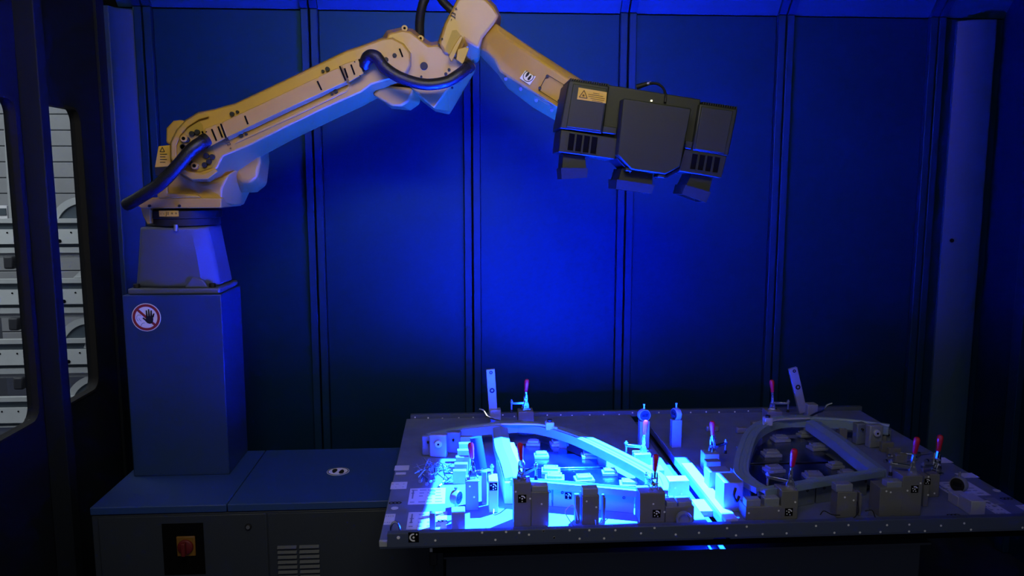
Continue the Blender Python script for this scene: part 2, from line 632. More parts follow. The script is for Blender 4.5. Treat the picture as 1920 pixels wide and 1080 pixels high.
# ------------------------------------------------------------------ equipment cabinet under the robot
CX0, CX1, CY0, CY1, CZ = -1.222, -0.062, 2.60, 3.14, 0.60
cb = thing('equipment_cabinet', (-.6, 2.87, 0), 'long dark grey steel cabinet carrying the robot pedestal', 'cabinet')
obj('body', MB().bx(CX0, CX1, CY0, CY1, 0.0, CZ - .028), CAB, cb, bev=.003)
xs = -.782
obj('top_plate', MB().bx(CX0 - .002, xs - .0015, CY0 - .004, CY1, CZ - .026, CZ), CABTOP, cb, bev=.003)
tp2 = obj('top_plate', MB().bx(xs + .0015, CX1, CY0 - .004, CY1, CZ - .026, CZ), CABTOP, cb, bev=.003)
xd0, xd1, xd2 = P(187, 1000, CY0).x, P(502.5, 1000, CY0).x, P(828, 1050, CY0).x
for a, b in ((xd0, xd1 - .002), (xd1 + .002, CX1 - .004)):
    d = obj('door', MB().bx(a, b, CY0 - .006, CY0, 0.03, CZ - .034), CAB, cb, bev=.002)
    if a == xd0:
        c = P(466, 987, CY0 - .006)
        lk = obj('lock', MB().cyl(c, c + Vector((0, -.006, 0)), .0105, seg=20), BLK, d, bev=.001)
        obj('lock', MB().cyl(c, c + Vector((0, -.009, 0)), .0065, seg=16), STEEL, d)
    else:
        for col, (xa, xb) in enumerate(((521, 557), (562, 599))):
            for k in range(7):
                z = P(540, 1023.5 + k * 9.3, CY0).z
                x0_, x1_ = P(xa, 1040, CY0 - .006).x, P(xb, 1040, CY0 - .006).x
                g = MB().loft([[Vector((x0_, CY0 - .006, z + .004)), Vector((x0_, CY0 - .014, z - .004)), Vector((x0_, CY0 - .006, z - .005))],
                               [Vector((x1_, CY0 - .006, z + .004)), Vector((x1_, CY0 - .014, z - .004)), Vector((x1_, CY0 - .006, z - .005))]])
                obj('vent_slat', g, VENT, d)
a0, a1 = P(303, 982, CY0 - .006), P(386, 1076, CY0 - .006)
sp = obj('switch_panel', MB().bx(a0.x, a1.x, CY0 - .0075, CY0 - .006, a1.z, a0.z), BLKM, cb, bev=.001)
a0, a1 = P(329, 1008, CY0 - .02), P(366, 1044, CY0 - .02)
obj('switch_plate', MB().bx(a0.x, a1.x, CY0 - .016, CY0 - .0075, a1.z, a0.z), SWYEL, sp, bev=.003)
sc_ = (a0 + a1) / 2
obj('switch_knob', MB().lathe(Vector((sc_.x, CY0 - .016, sc_.z)), (0, -1, 0), [(0, .026), (.008, .025), (.010, .020), (.011, 0)], 24)
    .box((sc_.x, CY0 - .036, sc_.z), (.012, .02, .044)), SWRED, sp, bev=.002)


def foot_sign(parent, M, r, square=False):
    """white round sign with two dark shoe prints"""
    g = MB()
    if square:
        g.box((0, 0, 0), (2.25 * r, 2.25 * r, .0008))
    else:
        g.disc((0, 0, 0), (0, 0, 1), r, .0008, 28)
    g.v = [M @ q for q in g.v]
    s = obj('sign', g, WHITE, parent)
    k = MB()
    if square:
        k.arc((0, 0, .0005), (1, 0, 0), (0, 1, 0), r * .88, r * 1.0, 0, 2 * math.pi, .0006, 28)
    else:
        k.arc((0, 0, .0009), (1, 0, 0), (0, 1, 0), r * .86, r * .93, 0, 2 * math.pi, .0006, 28)
    for sx, sy, fl in ((-.33, .1, 1), (.33, -.1, -1)):
        pts = []
        for i in range(20):
            a = 2 * math.pi * i / 20
            wd = .22 + .07 * math.sin(a) * fl
            pts.append(Vector((r * (sx + wd * math.cos(a)), r * (sy + .52 * math.sin(a)), 0.0009)))
        k.loft([pts, [q + Vector((0, 0, .0006)) for q in pts]])
    k.v = [M @ q for q in k.v]
    obj('shoe_print', k, INK, s)
    return s


c = PZ(634, 884, CZ + .0004)
foot_sign(cb, basis(c, (1, 0, 0), (.15, 1, 0)), .041)

# ------------------------------------------------------------------ robot pedestal
pd = thing('robot_pedestal', (-1.02, 3.0, CZ), 'tall dark blue grey box pedestal under the robot', 'pedestal')
PX0, PX1, PY0, PY1, PZ1 = -1.192, -0.851, 2.878, 3.135, 1.266
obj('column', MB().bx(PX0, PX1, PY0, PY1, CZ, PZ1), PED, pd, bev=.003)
c = P(274.5, 595, PY0 - .0005)
sg = obj('sign', MB().disc(c, (0, -1, 0), .0505, .0008, 36), WHITE, pd)
ex, ez = Vector((1, 0, 0)), Vector((0, 0, 1))
c2_ = c + Vector((0, -.0009, 0))
g = MB().arc(c2_, ex, ez, .0385, .0475, 0, 2 * math.pi, .0006, 40)
dg = Vector((.72, 0, -.69)).normalized()
g.box(c2_ + Vector((0, -.0003, 0)), (.083, .0006, .0085), Matrix((dg, Vector((0, 1, 0)), dg.cross(Vector((0, 1, 0))))).transposed())
obj('prohibition_ring', g, RED, sg)
h = MB()


def hp(u, v):
    # sign picture coordinates of the zoomed sign: centre (548,540), radius 390 = .0505 m
    return c + Vector(((u - 548) * .0505 / 390, -.0016, -(v - 540) * .0505 / 390))


def strip(mb, a, b, wa, wb, th=.0006):
    a, b = Vector(a), Vector(b)
    d = (b - a).normalized()
    s = Vector((d.z, 0, -d.x))
    q = [a - s * wa, a + s * wa, b + s * wb, b - s * wb]
    mb.loft([q, [x + Vector((0, -th, 0)) for x in q]])


px_ = .0505 / 390
h.loft([[hp(u, v) for u, v in ((545, 505), (730, 505), (735, 600), (715, 690), (640, 720), (575, 700), (530, 650))],
        [hp(u, v) + Vector((0, -.0006, 0)) for u, v in ((545, 505), (730, 505), (735, 600), (715, 690), (640, 720), (575, 700), (530, 650))]])
for a_, b_ in (((570, 520), (562, 345)), ((628, 520), (625, 312)), ((684, 520), (692, 345)), ((722, 530), (762, 432)), ((560, 640), (458, 550))):
    strip(h, hp(*a_), hp(*b_), 26 * px_, 17 * px_)
obj('hand', h, INK, sg)
fc = MB()
for seq in (((330, 640), (290, 580), (300, 500), (350, 465), (410, 480)), ((385, 780), (430, 710), (500, 690)), ((350, 560), (370, 610), (410, 640))):
    for a_, b_ in zip(seq, seq[1:]):
        strip(fc, hp(*a_) + Vector((0, .0006, 0)), hp(*b_) + Vector((0, .0006, 0)), 6 * px_, 6 * px_)
obj('face_outline', fc, PRINT, sg)

# ------------------------------------------------------------------ robot arm
rb = thing('industrial_robot', (-1.0, 3.0, PZ1), 'yellow six axis industrial robot arm reaching over the fixtures', 'robot')
fl = [(-1.178, 2.895), (-.87, 2.895), (-.87, 3.12), (-1.178, 3.12)]
bf = obj('base_flange', MB().bx(-1.178, -.858, 2.890, 3.128, PZ1, PZ1 + .022), CAST, rb, bev=.006)
for x, y in ((-1.155, 2.915), (-.89, 2.915), (-.89, 3.10), (-1.155, 3.10)):
    obj('bolt', MB().cyl((x, y, PZ1 + .022), (x, y, PZ1 + .036), .012, seg=8), BLK, bf, bev=.001)
# tapered base casting, front face creased in the middle
z0, z1 = PZ1 + .022, 1.506
bot = [(-1.165, 2.93), (-1.07, 2.905), (-.925, 2.908), (-.872, 2.95), (-.868, 3.10), (-.95, 3.118), (-1.10, 3.118), (-1.165, 3.09)]
top = [(-1.128, 2.90), (-1.05, 2.885), (-.945, 2.885), (-.895, 2.92), (-.895, 3.08), (-.95, 3.12), (-1.07, 3.12), (-1.128, 3.09)]
mid = [(a[0] * .5 + b[0] * .5, a[1] * .5 + b[1] * .5 + .006 * (1 if a[1] < 3 else -1)) for a, b in zip(bot, top)]
obj('base_casting', MB().loft([[Vector((x, y, z0)) for x, y in bot], [Vector((x, y, z0 + .11)) for x, y in mid],
                               [Vector((x, y, z1 - .012)) for x, y in top], [Vector((x, y, z1)) for x, y in top]]), CAST, rb, bev=.010, seg=3)
# foot gusset on the right
gq = [(-.985, PZ1 + .022), (-.90, PZ1 + .022), (-.92, PZ1 + .05), (-.955, PZ1 + .062)]
obj('gusset', MB().loft([[Vector((x, 2.90, z)) for x, z in gq], [Vector((x, 2.93, z)) for x, z in gq]]), CAST, rb, bev=.004)
JC = (-1.005, 3.0)
obj('turning_ring', MB().lathe((JC[0], JC[1], 1.506), (0, 0, 1), [(0, .112), (.004, .125), (.028, .125), (.030, .131), (.056, .131), (.06, .12)], 40), BLK, rb)
ja, jb = P(298, 395, 2.866), P(335, 406, 2.866)
jl = obj('joint_label', MB().bx(ja.x, jb.x, 2.866, 2.869, jb.z, ja.z), WARN, rb)
text('lettering', '- - J1 + +', basis(Vector(((ja.x + jb.x) / 2, 2.8655, (ja.z + jb.z) / 2)), (1, 0, 0), (0, 0, 1)), .016, INK, jl)
obj('cable_stub', MB().cyl(P(330, 421, 2.88), P(330, 433, 2.88), .008, seg=12), STEEL, rb)
# turret plate and casting
tb = [(255, 384), (268, 371), (415, 371), (415, 390), (264, 391)]
tpl = obj('turret_plate', prismY(tb, 2.865, 3.13), YEL, rb, bev=.004)
for x, y in ((281, 386), (337, 386)):
    q = P(x, y, 2.864)
    obj('bolt', MB().cyl(q, q + Vector((0, -.006, 0)), .005, seg=10), BLK, tpl)
obj('bracket', prismY([(264, 391), (281, 391), (281, 420), (276, 420), (268, 405)], 2.868, 2.90), YELD, rb, bev=.002)
tc_f = [(300, 372), (303, 345), (330, 318), (345, 330), (380, 346), (408, 340), (429, 326), (415, 354), (415, 380)]
tc_b = [(296, 374), (292, 340), (310, 300), (345, 290), (400, 290), (455, 285), (480, 300), (453, 360), (441, 386)]
obj('turret', MB().loft([[P(x, y, 2.88) for x, y in tc_f], [P(x, y, 3.0) for x, y in tc_b],
                         [Vector((P(x, y, 3.0).x, 3.12, P(x, y, 3.0).z)) for x, y in tc_b]]), YEL, rb, bev=.006)
obj('turret_shelf', prismY([(296, 366), (300, 340), (312, 338), (314, 362), (370, 365), (376, 371), (296, 372)], 2.862, 2.90), YEL, rb, bev=.004)
# shoulder motor housing behind
scf = [(452, 290), (470, 280), (486, 276), (489, 303), (483, 332), (468, 343), (450, 340), (440, 320)]
scb = [(440, 300), (462, 274), (491, 270), (493, 303), (488, 347), (470, 361), (448, 361), (428, 340)]
obj('shoulder_motor', MB().loft([[P(x, y, 2.925) for x, y in scf], [P(x, y, 3.0) for x, y in scb], [Vector((P(x, y, 3.0).x, 3.11, P(x, y, 3.0).z)) for x, y in scb]]),
    YEL, rb, bev=.012, seg=3)
# counter piece top left
obj('shoulder_ear', prismY([(310, 268), (311, 240), (324, 226), (340, 224), (352, 232), (340, 280)], 2.90, 3.04), YEL, rb, bev=.008)
wb = obj('warning_box', prismY([(297, 274), (318, 272), (320, 312), (290, 314)], 2.86, 2.93), WARN, rb, bev=.002)
obj('warning_box_foot', prismY([(290, 314), (316, 312), (312, 332), (291, 330)], 2.862, 2.93), BLK, rb, bev=.002)
tri = [P(300, 284.5, 2.859), P(308.5, 284.5, 2.859), P(304.3, 276, 2.859)]
g = MB()
for i in range(3):
    strip(g, tri[i], tri[(i + 1) % 3], .0012, .0012)
for k in range(4):
    strip(g, P(300, 289 + k * 5, 2.859), P(313 - (k % 2) * 3, 289 + k * 5, 2.859), .0012, .0012)
obj('warning_print', g, INK, wb)

# upper arm: front face smaller than the body, broad bevel below
ua_f = [(321, 296), (321, 268), (332, 245), (348, 227), (373, 212), (402, 206), (442, 195), (546, 146), (650, 96), (678, 87), (717, 73), (735, 71),
        (756, 82), (769, 100), (769, 122), (757, 142), (735, 147), (696, 158), (678, 172), (608, 203), (540, 236), (462, 275), (418, 292), (408, 314),
        (390, 327), (362, 329), (338, 320)]
ua_b = [(319, 300), (319, 266), (330, 243), (347, 225), (372, 210), (402, 204), (442, 193), (546, 144), (650, 94), (678, 85), (717, 70), (738, 69),
        (760, 81), (775, 102), (775, 126), (766, 152), (740, 166), (704, 183), (680, 196), (612, 228), (546, 260), (490, 290), (446, 320), (420, 336),
        (396, 346), (362, 346), (332, 325)]
A = [P(x, y, 2.80) for x, y in ua_f]
B = [P(x, y, 2.92) for x, y in ua_b]
D = [Vector((q.x, 2.965, q.z)) for q in B]
ua = obj('upper_arm', MB().loft([A, B, D]), YEL, rb, bev=.005)
YF = 2.797
# raised rim ring of the shoulder and the recess inside it
rim_o = [(321, 296), (321, 268), (332, 245), (348, 227), (372, 213), (388, 211), (392, 219), (374, 224), (352, 238), (338, 254), (331, 272), (331, 298),
         (340, 314), (356, 322), (380, 326), (404, 316), (409, 322), (390, 336), (360, 337), (334, 322)]
obj('shoulder_rim', MB().loft([[P(x, y, 2.785) for x, y in rim_o], [P(x, y, 2.806) for x, y in rim_o]]), YEL, ua, bev=.003)
rec = [(333, 298), (333, 273), (340, 256), (353, 240), (374, 227), (380, 234), (384, 262), (398, 273), (407, 302), (398, 314), (374, 322), (352, 317)]
obj('shoulder_recess', MB().loft([[P(x, y, 2.7955) for x, y in rec], [P(x, y, 2.81) for x, y in rec]]), YELD, ua)  # flat patch; its darker yellow stands for the recess shade
for x, y in ((361, 251), (371, 248), (345, 276), (344, 275), (388, 292), (399, 294), (393, 303), (385, 309), (357, 305), (352, 262)):
    q = P(x, y, 2.795)
    obj('bolt', MB().cyl(q, q + Vector((0, -.012, 0)), .0088, seg=12), BLK, ua, bev=.001)
for x, y in ((347, 260), (367, 311), (370, 281)):
    q = P(x, y, 2.795)
    b_ = obj('boss', MB().cyl(q, q + Vector((0, -.016, 0)), .0135, .0115, seg=18), YEL, ua, bev=.001)
    obj('boss_hole', MB().cyl(q + Vector((0, -.015, 0)), q + Vector((0, -.0168, 0)), .006, seg=12), BLKM, b_)


def plate(name, pts, y0, th, m, par, chamfer=None, bev=.0015):
    """raised plate: outline in photo pixels at depth y0 - th, foot of it at y0"""
    top_ = [P(x, y, y0 - th) for x, y in pts]
    bot_ = [P(x + (chamfer[i][0] if chamfer else 0), y + (chamfer[i][1] if chamfer else 0), y0) for i, (x, y) in enumerate(pts)]
    return obj(name, MB().loft([top_, bot_]), m, par, bev=bev)


# long cover with its lower edge bevelled, and lower cover strip
cov = [(417, 229), (525, 178), (634, 127), (640, 130), (650, 153), (540, 203), (427, 257), (421, 250)]
plate('arm_cover', cov, 2.80, .034, YEL, ua, [(0, 0), (0, 0), (0, 0), (0, 0), (2, 6), (2, 7), (2, 7), (0, 0)])
low = [(445, 262), (540, 218), (650, 166), (653, 160), (655, 165), (650, 172), (545, 222), (440, 270)]
plate('lower_cover', low, 2.80, .006, YEL, ua)
# end clips with slots
plate('clip_plate', [(384, 241), (416, 229), (427, 257), (396, 274), (388, 272)], 2.80, .040, YEL, ua)
plate('clip_plate', [(640, 122), (672, 110), (682, 138), (655, 154)], 2.80, .040, YEL, ua)


def slot(a, b, Y=2.7585):
    g = MB()
    strip(g, P(*a, Y), P(*b, Y), .0028, .0028, .0012)
    obj('slot', g, BLKM, ua)


for a, b in (((397, 242), (406, 264)), ((409, 237), (417, 258)), ((414, 232), (424, 259)), ((459, 217), (465, 233)),
             ((637, 124), (648, 151)), ((646, 128), (652, 146)), ((658, 121), (665, 140)), ((673, 111), (682, 134)), ((595, 152), (603, 169)),
             ((379, 246), (388, 271))):
    slot(a, b, 2.7585 if a[0] not in (459, 595) else 2.7645)
for x, y, r in ((436, 214, .0075), (446, 210, .005), (614.5, 130, .0075), (606, 134, .005), (453, 255, .007), (462.5, 252, .0045), (630, 172, .007), (623, 177, .0045),
                (387, 247, .002), (389, 266, .002), (665, 116, .002), (675, 142, .002)):
    q = P(x, y, 2.799 if r > .003 else 2.759)
    obj('bolt', MB().cyl(q, q + Vector((0, -.010 if r > .003 else -.002, 0)), r, seg=12), BLK if r > .003 else BLKM, ua)
for x, y, r in ((724, 112, .008), (740, 104, .007)):
    q = P(x, y, 2.799)
    obj('bolt', MB().cyl(q, q + Vector((0, -.006, 0)), r, seg=14), BLK, ua, bev=.001)
slot((749, 91), (755, 107), 2.798)
u1 = (P(432, 262, 2.796) - P(424, 282, 2.796))
ex_ = (P(425, 262, 2.79) - P(432, 280, 2.79)) * -1
text('joint_lettering', '- J2 +', basis(P(429, 271, 2.7955), ex_, Vector((-ex_.z, 0, ex_.x))), .017, INK, ua)

# elbow housing behind the arm's end
el = [(715, 74), (725, 57), (754, 51), (774, 54), (807, 79), (822, 77), (840, 90), (888, 118), (893, 124), (842, 210), (815, 204), (787, 183), (765, 160), (725, 150)]
elf = [(722, 77), (729, 63), (754, 57), (770, 60), (803, 86), (822, 84), (838, 98), (874, 122), (872, 132), (840, 167), (814, 204), (790, 182), (765, 158), (730, 148)]
eb = obj('elbow_housing', MB().loft([[P(x, y, 2.845) for x, y in elf], [P(x, y, 2.95) for x, y in el], [Vector((P(x, y, 2.95).x, 3.07, P(x, y, 2.95).z)) for x, y in el]]),
         YEL, rb, bev=.005)
obj('elbow_motor', MB().loft([[P(x, y, 2.86) for x, y in ((700, 178), (712, 160), (775, 165), (768, 190), (752, 199), (735, 199))],
                              [P(x, y, 2.95) for x, y in ((696, 176), (712, 158), (790, 168), (787, 195), (770, 207), (735, 204))],
                              [P(x, y, 3.03) for x, y in ((700, 176), (712, 158), (790, 168), (787, 195), (770, 205), (735, 202))]]), YEL, rb, bev=.008, seg=3)
for x, y, r in ((795, 124, .013), (842, 131, .005), (836, 139, .0055), (790, 144, .004), (848, 165, .004)):
    q = P(x, y, 2.846)
    obj('bolt', MB().cyl(q, q + Vector((0, -.008, 0)), r, seg=16), BLK, eb, bev=.001)
for x, y in ((759, 54), (789, 73)):
    q = P(x, y, 2.87)
    b_ = obj('boss', MB().cyl(q + Vector((0, .02, 0)), q + Vector((0, -.012, 0)), .0105, seg=14), YEL, eb)
    obj('boss_hole', MB().cyl(q + Vector((0, -.011, 0)), q + Vector((0, -.0128, 0)), .0045, seg=10), BLKM, b_)
# wrist-side casting rising out of the frame
wf = [(823, 82), (834.5, 44), (858.5, -2), (885, -14), (910, -3), (925, 12), (936, 30), (928, 42), (905, 70), (897, 92), (872, 74), (858, 104), (835, 100)]
wbk = [(820, 80), (833, 44), (858, -4), (884, -20), (914, -6), (930, 10), (940, 32), (938, 48), (905, 80), (900, 106), (880, 114), (858, 122), (824, 112)]
wc = obj('forearm_housing', MB().loft([[P(x, y, 2.825) for x, y in wf], [P(x, y, 2.93) for x, y in wbk], [Vector((P(x, y, 2.93).x, 3.06, P(x, y, 2.93).z)) for x, y in wbk]]),
         YEL, rb, bev=.008, seg=3)
# pocket in that casting: two ribs around a patch painted darker as recess shade
obj('pocket', MB().loft([[P(x, y, 2.8225) for x, y in ((833, 96), (848, 57), (856, 56), (863, 65), (846, 104))],
                         [P(x, y, 2.832) for x, y in ((833, 96), (848, 57), (856, 56), (863, 65), (846, 104))]]), YELD, wc)
obj('rib', MB().loft([[P(x, y, 2.80) for x, y in ((841, 106), (852, 84), (864, 66), (868, 70), (851, 108), (847, 117))],
                      [P(x, y, 2.84) for x, y in ((841, 106), (852, 84), (864, 66), (868, 70), (851, 108), (847, 117))]]), YEL, wc, bev=.002)
obj('rib', MB().loft([[P(x, y, 2.805) for x, y in ((858, 92), (872, 88), (880, 90), (868, 121), (855, 112))],
                      [P(x, y, 2.85) for x, y in ((858, 92), (872, 88), (880, 90), (868, 121), (855, 112))]]), YEL, wc, bev=.002)
for x, y in ((829, 73), (823, 83)):
    q = P(x, y, 2.822)
    obj('bolt', MB().cyl(q + Vector((0, .01, 0)), q + Vector((0, -.004, 0)), .0035, seg=10), BLK, wc)
ex_ = P(856, 12, 2.82) - P(842, 38, 2.82)
text('joint_lettering', '- J3 +', basis(P(851, 26, 2.8205) + Vector((0, -.002, 0)), ex_, Vector((-ex_.z, 0, ex_.x))), .022, INK, wc)

# forearm running down to the scanner head, coming slightly forward
def fy(x):
    return 2.86 - .15 * max(0, min(1, (x - 900) / 170))


ft = [(905, 62), (930, 44), (1010, 100), (1100, 160), (1100, 240), (1052, 211), (990, 172), (935, 138), (920, 110), (900, 92)]
ff = [(915, 72), (934, 60), (1010, 112), (1095, 168), (1095, 232), (1052, 205), (990, 168), (938, 134), (928, 112), (912, 96)]
fb = [(905, 62), (929, 43), (1010, 98), (1102, 157), (1102, 258), (1050, 231), (1000, 202), (952, 166), (934, 140), (900, 104)]
fo = obj('forearm', MB().loft([[P(x, y, fy(x) - .012) for x, y in ff], [P(x, y, fy(x) + .012) for x, y in ft], [P(x, y, fy(x) + .12) for x, y in fb],
                               [P(x, y, fy(x) + .18) for x, y in fb]]), YEL, rb, bev=.006)
fyy = fy(1040) - .013
pl_ = [(1026, 140), (1064, 163), (1046, 192), (1010, 169)]
gl = MB()
for i in range(4):
    a, b = pl_[i], pl_[(i + 1) % 4]
    strip(gl, P(*a, fy(a[0]) - .0135), P(*b, fy(b[0]) - .0135), .0009, .0009, .0008)
ip = obj('inspection_seam', gl, BLKM, fo)
for x, y in ((1026, 143), (1012, 165), (1048, 189)):
    q = P(x, y, fy(x) - .012)
    obj('bolt', MB().cyl(q, q + Vector((0, -.006, 0)), .005, seg=12), BLK, fo)
for x, y in ((976, 166), (1005, 187), (1034, 205), (948, 147)):
    q = P(x, y, fy(x) + .0)
    obj('bolt', MB().cyl(q, q + Vector((0, -.012, -.004)), .0055, seg=12), STEEL, fo)
c = P(991, 143, fy(991) - .0145)
exf = P(1000, 149, fy(1000)) - P(982, 137, fy(982))
foot_sign(fo, basis(c, exf, Vector((-exf.z * .98, 0, exf.x))), .0195, True)
gl = MB()
for k in range(4):
    strip(gl, P(1010 + k * 0, 176 + k * 3.4, fy(1010) - .014), P(1030, 188 + k * 3.2, fy(1030) - .014), .0006, .0006, .0004)
obj('type_print', gl, PRINT, fo)
# wrist flange to the scanner
obj('wrist', MB().cyl(P(1085, 205, 2.80), P(1150, 222, 2.70), .07, seg=24), YEL, rb)

# hoses
HOSES = [([(238, 384, 2.79), (262, 370, 2.755), (300, 345, 2.735), (335, 309, 2.73), (356, 284, 2.735), (372, 271, 2.745), (386, 263, 2.765)], .0215, 'black'),
         ([(682, 124, 2.775), (690, 106, 2.75), (705, 106, 2.74), (722, 127, 2.745), (752, 146, 2.745), (795, 158, 2.75), (835, 154, 2.755), (862, 139, 2.765), (880, 124, 2.79)], .0195, 'b'),
         ([(806, -20, 3.0), (792, 10, 2.99), (787, 40, 2.97), (787, 68, 2.95)], .0165, 'c'),
         ([(815, -20, 2.9), (830, 2, 2.89), (846, 18, 2.88), (858, 28, 2.88)], .0145, 'd')]
for pts, r, n in HOSES:
    hs = obj('hose', MB().tube([P(*q) for q in pts], r, seg=14, sub=8), HOSE, rb)
    q = [P(*z) for z in pts]
    if n in ('black', 'b'):
        obj('hose_clamp', MB().cyl(q[-1] + (q[-2] - q[-1]).normalized() * .012, q[-1] - (q[-2] - q[-1]).normalized() * .004, r * 1.12, seg=18), BLK, hs)
g = MB()
for k in range(5):
    g.tube([P(684 + k * 1.5, 132 - k * 2, 2.79), P(690 + k * 2, 122 - k, 2.775), P(700 + k * 2, 116 - k * 2, 2.765)], .0025, seg=6, sub=3)
obj('wire_ends', g, HOSE, rb)

# ------------------------------------------------------------------ scanner head
sh = thing('scanner_head', P(1215, 260, 2.55), 'black three lens optical scanner head mounted on the robot wrist', 'scanner')
rot = lambda pts: pts


def slab(name, pts, y0, y1, m, par, bev=.003):
    return obj(name, prismY(pts, y0, y1), m, par, bev=bev)


bc = slab('centre_body', [(1140, 159), (1314, 186), (1300, 280), (1285, 318), (1250, 326), (1186, 317), (1152, 290), (1129, 250)], 2.49, 2.69, SCAND, sh)
lm_ = slab('side_module', [(1066, 152), (1070, 149.5), (1143, 161), (1129, 251), (1049, 241)], 2.47, 2.66, SCAND, sh, .005)
rm_ = slab('side_module', [(1312, 194), (1384, 204), (1366, 293), (1298, 282)], 2.47, 2.66, SCAND, sh, .005)
for par, (a, b), n in ((lm_, ((1069, 149.5), (1142, 160.5)), 17), (rm_, ((1317, 194), (1383, 203.5)), 15)):
    for k in range(n):
        t = (k + .5) / n
        x, y = a[0] + (b[0] - a[0]) * t, a[1] + (b[1] - a[1]) * t
        obj('cooling_fin', prismY([(x - 1.1, y + 1), (x - .8, y - 3.5), (x + 1.2, y - 3), (x + 1.1, y + 1)], 2.472, 2.655), BLK, par)
obj('panel', prismY([(1075, 157), (1138, 166), (1127, 246), (1062, 238)], 2.466, 2.475), SCAN, lm_, bev=.002)
obj('panel', prismY([(1316, 200), (1375, 208), (1359, 288), (1303, 280)], 2.466, 2.475), SCAN, rm_, bev=.002)
slab('ledge', [(1132, 235), (1157, 239), (1156, 252), (1129, 249)], 2.465, 2.50, SCAN, sh)
slab('ledge', [(1285, 263), (1300, 265), (1297, 280), (1285, 278)], 2.465, 2.50, SCAN, sh)
lw_ = slab('camera_wing', [(1052, 243), (1158, 259), (1154, 299), (1047, 285)], 2.475, 2.64, SCAND, sh)
rw_ = slab('camera_wing', [(1285, 276), (1363, 293), (1353, 334), (1272, 321)], 2.475, 2.64, SCAND, sh)
for par, base, dx in ((lw_, [(1067, 249), (1079, 251), (1075, 283.5), (1063, 282)], 14.2), (rw_, [(1298, 287), (1309.5, 289), (1304, 318.5), (1293, 317)], 14)):
    for k in range(4):
        q = [(x + dx * k, y + dx * k * .145) for x, y in base]
        v_ = obj('vent_slot', prismY(q, 2.4735, 2.478), BLKM, par)
        g = MB()
        for i in range(4):
            strip(g, P(*q[i], 2.4733), P(*q[(i + 1) % 4], 2.4733), .0010, .0010, .0018)
        obj('vent_rim', g, SCAN, v_)
fcv = slab('front_cover', [(1169, 184), (1297, 203), (1276, 312), (1248, 327), (1184, 318), (1158, 291)], 2.43, 2.49, SCAN, sh, .004)
for a, b, c_, d in ((1157, 294, 1183, 321), (1249, 331, 1274, 317)):
    slab('corner_bar', [(a, b - 3), (c_, d - 3), (c_, d + 4), (a, b + 4)], 2.455, 2.60, BLK, sh, .002)
for x, y in ((1180, 318), (1241, 330)):
    slab('catch', [(x - 6, y - 4), (x + 8, y - 2), (x + 5, y + 4), (x - 8, y + 2)], 2.44, 2.50, SCAN, sh, .002)
ld = P(1222, 188.5, 2.468)
slab('indicator_light', [(1220.5, 187), (1223.5, 187.4), (1223, 190.4), (1220, 190)], 2.486, 2.49, mat('indicator_glow', (.8, .8, .6), .4, emit=(1, .95, .6, 1.5)), sh, 0)
# lens hoods, open at the bottom
def hood(top, bot, y0, y1, par):
    def ring(q, grow=0.0):
        (ax, ay), (bx_, by) = q
        a, b = P(ax, ay, y0), P(bx_, by, y0)
        c_ = (a + b) / 2
        a2, b2 = a + (a - c_) * grow, b + (b - c_) * grow
        g0, g1 = y0 - (y1 - y0) * grow * .5, y1 + (y1 - y0) * grow * .5
        return [Vector((a2.x, g0, a2.z)), Vector((b2.x, g0, b2.z)), Vector((b2.x, g1, b2.z)), Vector((a2.x, g1, a2.z))]
    mid_ = [tuple(top[i][k] * .45 + bot[i][k] * .55 for k in (0, 1)) for i in (0, 1)]
    g = MB()
    g.loft([ring(top), ring(mid_), ring(mid_, .12), ring(bot, .0), ring(bot, -.12), ring(mid_, -.14)], caps=False)
    h_ = obj('lens_hood', g, SCAND, par)
    r = ring(mid_, -.13)
    obj('lens', MB().loft([r, [q + Vector((0, 0, .004)) for q in r]]), LENS, h_)
    return h_


hood(((1056, 289), (1097, 294)), ((1053, 336), (1101, 333)), 2.50, 2.61, sh)
hood(((1166, 316), (1224, 326)), ((1155, 354), (1222, 363)), 2.47, 2.60, sh)
hood(((1297, 326), (1336, 335)), ((1279, 364), (1324, 380)), 2.50, 2.61, sh)
st = slab('warning_label', [(1085, 164), (1138, 173), (1136, 194), (1082, 186)], 2.463, 2.466, WARN, sh, 0)
g = MB()
tr = [P(1086, 182, 2.4628), P(1101, 184.5, 2.4628), P(1095.3, 169.5, 2.4628)]
for i in range(3):
    strip(g, tr[i], tr[(i + 1) % 3], .0011, .0011, .0006)
cc = P(1094, 179, 2.4628)
for k in range(4):
    d = Vector((math.cos(k * math.pi / 4), 0, math.sin(k * math.pi / 4))) * .0042
    strip(g, cc - d, cc + d, .0006, .0006, .0006)
for k, (a, b) in enumerate(((1112, 1124), (1103, 1131), (1103, 1134), (1107, 1133), (1110, 1130))):
    yk = lambda x: 173 + k * 3.6 + (x - 1103) * .16
    strip(g, P(a, yk(a), 2.4628), P(b, yk(b), 2.4628), .0007, .0007, .0005)
obj('warning_print', g, mat('brown_print', (.10, .045, .005), .7), st)
obj('cable', MB().tube([P(1195, 163, 2.58), P(1206, 159, 2.57), P(1218, 156, 2.56), P(1234, 158, 2.54), P(1244, 166, 2.52), P(1248, 178, 2.49), P(1247, 192, 2.482)], .004, seg=8), BLK, sh)
obj('plug', MB().cyl(P(1194, 163, 2.58), P(1214, 157, 2.565), .008, .0065, seg=12), BLK, sh)
obj('plug_tip', MB().cyl(P(1214, 157, 2.565), P(1221, 155.5, 2.56), .006, seg=12), STEEL, sh)

